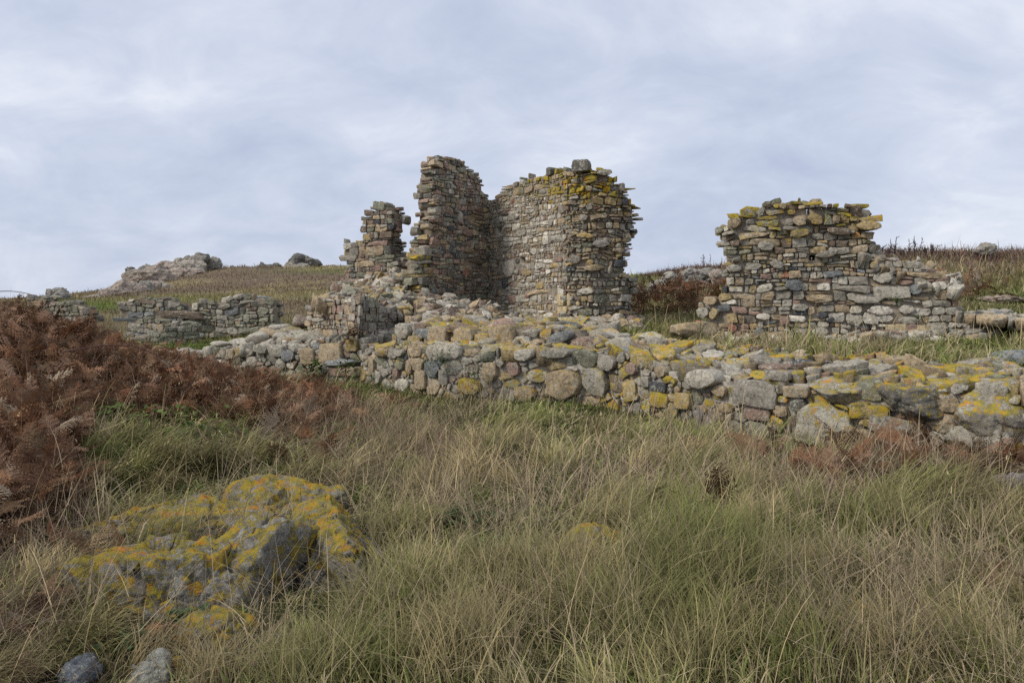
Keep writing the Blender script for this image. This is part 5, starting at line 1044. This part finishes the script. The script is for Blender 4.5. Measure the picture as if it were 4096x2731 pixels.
# ------------------------------------------------------------------ brambles and twigs
def leafpatch(name, px, py, Y, rx, ry, n, H, ls, lab, cat='bramble', col=(.07, .10, .025), group=None):
    x0, y0, _ = p2w(px, HY, Y); X = x0 + rng.normal(0, .5, n) * rx; Yy = y0 + rng.normal(0, .5, n) * ry; Z = ground(X, Yy) + .04 + rng.uniform(0, 1, n) * H
    az = rng.uniform(0, 6.28, n); th = rng.uniform(.5, 1.5, n); w = ls * rng.uniform(.5, .9, n); c = np.array(col)[None] * np.exp(rng.normal(0, .35, n))[:, None]
    t_ = np.array([0, .3, .65, 1.]); prof = np.array([.15, 1, .8, .08])[None] * w[:, None] * .5; Ln = ls * rng.uniform(.7, 1.3, n)
    hx = np.cumsum(np.diff(t_, prepend=0)[None] * np.sin(th[:, None] + t_[None] * .5), 1) * Ln[:, None]; hz = np.cumsum(np.diff(t_, prepend=0)[None] * np.cos(th[:, None] + t_[None] * .5), 1) * Ln[:, None]
    cen = np.stack([X[:, None] + hx * np.cos(az)[:, None], Yy[:, None] + hx * np.sin(az)[:, None], Z[:, None] + hz], -1); sv = np.stack([-np.sin(az), np.cos(az), rng.normal(0, .2, n)], -1)[:, None] * prof[..., None]
    V = np.stack([cen - sv, cen + sv], 2).reshape(-1, 3); k = np.arange(3); q = np.stack([2 * k, 2 * k + 1, 2 * k + 3, 2 * k + 2], 1); Fc = (q[None] + (np.arange(n) * 8)[:, None, None]).reshape(-1, 4)
    b = (x0, y0, float(ground(np.array([x0]), np.array([y0]))[0])); o = thing(name, b, lab, cat, group); mesh_obj('leaves', V, Fc, M_LEAF, o, np.repeat(c, 8, 0)); a_ = Acc(); tubes(a_, [np.stack([[x0, y0, b[2] - .02], [X[k], Yy[k], Z[k]]]) for k in range(0, n, 6)], .003, .002, (.09, .06, .045), 3); a_.build('stems', M_TWIG, o)
leafpatch('bramble', 118, 440, 8.6, 1.1, .5, 380, .34, .075, 'dark green bramble patch under the bracken bank'); leafpatch('bramble', 60, 425, 8.9, .7, .4, 120, .3, .07, 'small shaded bramble leaves at the left of the dark patch')
leafpatch('bramble', 345, 450, 8.8, .3, .2, 60, .18, .06, 'few bramble leaves in the bracken fringe'); leafpatch('bramble', 215, 455, 8.2, .6, .3, 110, .2, .06, 'bluish green bramble trail in front of the bank', col=(.07, .10, .035))
leafpatch('ground_weed', 455, 525, 5.7, .3, .25, 240, .06, .035, 'dark plantain-like weed mat in the short turf', 'weed', (.05, .10, .035)); leafpatch('ground_weed', 480, 560, 4.9, .18, .15, 160, .05, .03, 'rosette weed by the bare turf patch', 'weed', (.06, .11, .04))
leafpatch('ground_weed', 185, 632, 3.95, .12, .06, 60, .04, .04, 'round-leaved weed between outcrop and small rock', 'weed', (.05, .10, .03)); leafpatch('ground_weed', 105, 655, 3.7, .25, .12, 60, .04, .035, 'dark ground leaves near the blue-grey stone', 'weed', (.05, .09, .035))
def wallplant(px, py, Y, r, n, lab, col=(.05, .10, .03), ls=.035):
    x0, y0, z0 = p2w(px, py, Y); acc = Acc()
    P = np.array([x0, y0, z0]) + rng.normal(0, 1, (n, 3)) * np.array([r, r * .3, r * .8]); az = rng.uniform(0, 6.28, n); th = rng.uniform(.3, 1.7, n)
    V, Fc, Cc = blades(P, az, np.full(n, ls), th, th + .8, np.full(n, ls * .7), np.array(col)[None] * np.exp(rng.normal(0, .3, n))[:, None], 2, az + 1.57, .3)
    o = thing('wall_plant', (x0, y0, z0), lab, 'wall plant', 'small plants rooted in the walls'); mesh_obj('leaves', V, Fc, M_LEAF, o, Cc)
wallplant(437, 360, 13.1, .12, 160, 'dark leafy plant high in the front wall joints'); wallplant(476, 374, 12.7, .1, 140, 'dark plant just over the yellow foot boulder'); wallplant(376, 376, 14.6, .06, 50, 'tiny plant at the wall corner by the step')
wallplant(897, 300, 13.9, .05, 60, 'bright green tuft in the low end of the broad ruin', (.09, .15, .03)); wallplant(918, 317, 13.8, .05, 60, 'green plant above the cream stones', (.08, .13, .03)); wallplant(950, 329, 13.6, .09, 70, 'green plant hiding the last course of the ruin end')
wallplant(347, 366, 15.1, .12, 110, 'grass and weeds growing over the doorstep', (.10, .13, .03), .06); wallplant(352, 333, 15.5, .09, 80, 'brown dry tuft at the foot of the quoins', (.19, .13, .08), .09); wallplant(312, 367, 15.5, .1, 120, 'dark grass between the dressed blocks', (.07, .10, .03), .09)

def canes(name, lab, paths, r0, r1, col, cat, thorns=0, group=None):
    acc = Acc(); tubes(acc, paths, r0, r1, col, 5)
    if thorns:
        for P in paths:
            for k in range(2, len(P) - 1):
                d = rng.normal(size=3); d /= np.linalg.norm(d); tubes(acc, [[P[k], P[k] + d * r0 * 3]], r0 * .5, r0 * .1, col, 3)
    o = acc.build(name, M_TWIG, None, tuple(np.asarray(paths[0][0]))); tag(o, lab, cat, group)
def pw(*pts):
    A = np.array([p2w(*p) for p in pts]); t_ = np.linspace(0, len(A) - 1, len(A) * 5); i = np.arange(len(A))
    s = np.stack([np.interp(t_, i, A[:, k]) for k in range(3)], 1)
    for _ in range(3): s[1:-1] = (s[:-2] + s[1:-1] * 2 + s[2:]) / 4
    return s
canes('bramble_cane', 'thin bare bramble cane arching against the sky over the bank', [pw((-60, 300, 9), (-5, 291, 9), (12, 290.6, 9), (28, 293, 9), (41, 298, 9))], .006, .003, (.10, .08, .075), 'bramble cane')
canes('bramble_cane', 'long dark bramble cane arching down from the bank in front of the low wall', [pw((60, 352, 9.5), (100, 345, 9.5), (135, 345, 9.6), (160, 356, 9.7), (180, 372, 9.8), (196, 392, 9.9))], .008, .003, (.08, .045, .045), 'bramble cane', 1)
canes('bramble_cane', 'purple thorny bramble cane curving out of the grass by the orange sunken rock', [pw((858, 690, 3.35), (880, 671, 3.45), (905, 656, 3.55), (922, 650, 3.6), (936, 649, 3.65), (950, 655, 3.7))], .0065, .003, (.06, .03, .045), 'bramble cane', 1)
canes('bramble_cane', 'small dark cane looping up from the grass behind the front wall', [pw((741, 350, 11.5), (747, 340, 11.5), (757, 337, 11.6), (766, 341, 11.6), (773, 352, 11.7))], .006, .003, (.07, .045, .04), 'bramble cane')
canes('bleached_twig', 'forked bleached dead twig at the lower corner beside rusty bracken', [pw((975, 594, 4.0), (995, 600, 3.95), (1010, 611, 3.9), (1030, 628, 3.8)), pw((990, 586, 4.1), (1003, 598, 4.0), (1014, 614, 3.88))], .004, .0065, (.44, .38, .30), 'twig')
canes('bleached_twig', 'pale dead stem leaning on the wall foot under the boulders', [pw((888, 452, 7.6), (905, 442, 7.7), (922, 432, 7.8)), pw((905, 442, 7.7), (915, 442, 7.7), (924, 440, 7.75))], .006, .004, (.40, .32, .26), 'twig')
canes('dead_stalk', 'cluster of grey upright dead stalks at the foot of the pale wall', [pw((698 + a, 432 + rng.uniform(-3, 3), 9.0), (698 + a * 1.1 + rng.normal(0, 3), 408 + rng.uniform(-8, 6), 9.0)) for a in rng.uniform(-2, 16, 14)], .006, .004, (.30, .25, .22), 'stalks')
canes('dead_stalk', 'dark brown seedy dead weed standing before the low spreading wall', [pw((184 + a, 380, 15), (183 + a * 1.3 + rng.normal(0, 1.5), 352 + rng.uniform(-6, 10), 15)) for a in rng.uniform(-5, 8, 12)], .012, .009, (.10, .065, .05), 'stalks')
canes('dead_stalk', 'clump of tan upright stalks behind the front wall near the red stone', [pw((842 + a, 372, 10.2), (842 + a * 1.4 + rng.normal(0, 3), 340 + rng.uniform(-8, 16), 10.2)) for a in rng.uniform(-14, 14, 26)], .006, .004, (.34, .27, .18), 'stalks')
def weed(px, y0, y1, Y, n, sp, lab, col=(.07, .05, .05)):
    ps = []
    for k in range(n):
        a = rng.normal(0, sp); b = a * 1.8 + rng.normal(0, sp * .6); t0 = y0 + 3; t1 = y1 + abs(rng.normal(0, (y0 - y1) * .3)); main = pw((px + a, t0, Y), (px + (a + b) / 2, (t0 + t1) / 2, Y), (px + b, t1, Y)); ps.append(main)
        for j in range(4):
            q = main[rng.integers(4, len(main))]; ps.append(np.array([q, q + np.array([rng.normal(0, .10), rng.normal(0, .06), rng.uniform(.06, .18)])]))
    canes('dead_weed', lab, ps, .016, .008, col, 'dead weed', 0, 'dead weeds on the skyline')
weed(895, 253, 236, 33, 5, 2.0, 'twin tall dead weeds on the skyline closest to the broad ruin'); weed(914, 253, 237, 33, 6, 2.2, 'thick tall dead weed in the middle of the skyline row'); weed(932, 254, 243, 33, 7, 3, 'spreading lower dead weed, last of the skyline row'); weed(882, 254, 246, 33, 6, 4, 'short arching dead weed touching the ruin'); weed(905, 255, 248, 33, 12, 6, 'low dark bramble tangle under the tall weeds')
weed(706, 270, 254, 46, 4, 1.8, 'bare forked twig beside the left edge of the broad ruin')
# bramble fringe along the right-hand crest
def crest_fringe():
    n = 5200; px = rng.uniform(640, 1090, n); Yc = np.interp(px, [640, 700, 800, 880, 1100], [52, 50, 41, 35, 32]) + rng.normal(0, 1.3, n); X = (px - CX) / F * Yc; Z = ground(X, Yc)
    th0 = rng.uniform(0, 1.2, n); return blades(np.stack([X, Yc, Z], 1), rng.uniform(0, 6.28, n), rng.uniform(.12, .55, n), th0, th0 + rng.uniform(0, 1.4, n), rng.uniform(.4, .8, n) * Yc / F, np.array((.11, .07, .065))[None] * np.exp(rng.normal(0, .4, n))[:, None], 4)
def slope_stems():
    n = 4200; X, Y = wedge(n * 3, 22, 36, .8, .72, 2); Z = ground(X, Y); px, py = w2p(X, Y, Z); k = (px > 870) & (py < 292); X, Y, Z = X[k], Y[k], Z[k]; n = len(X); u = rng.uniform(0, 1, n)
    c = np.where((u < .22)[:, None], np.array((.38, .31, .23))[None], np.where((u < .7)[:, None], np.array((.15, .10, .085))[None], np.array((.20, .10, .06))[None])) * np.exp(rng.normal(0, .3, n))[:, None]
    th0 = np.abs(rng.normal(.1, .5, n)); return blades(np.stack([X, Y, Z], 1), rng.uniform(0, 6.28, n), rng.uniform(.12, .55, n), th0, th0 + rng.uniform(0, .9, n), rng.uniform(.5, .9, n) * Y / F, c, 3)
build_blades('bramble_scrub', [crest_fringe(), slope_stems()], M_TWIG)
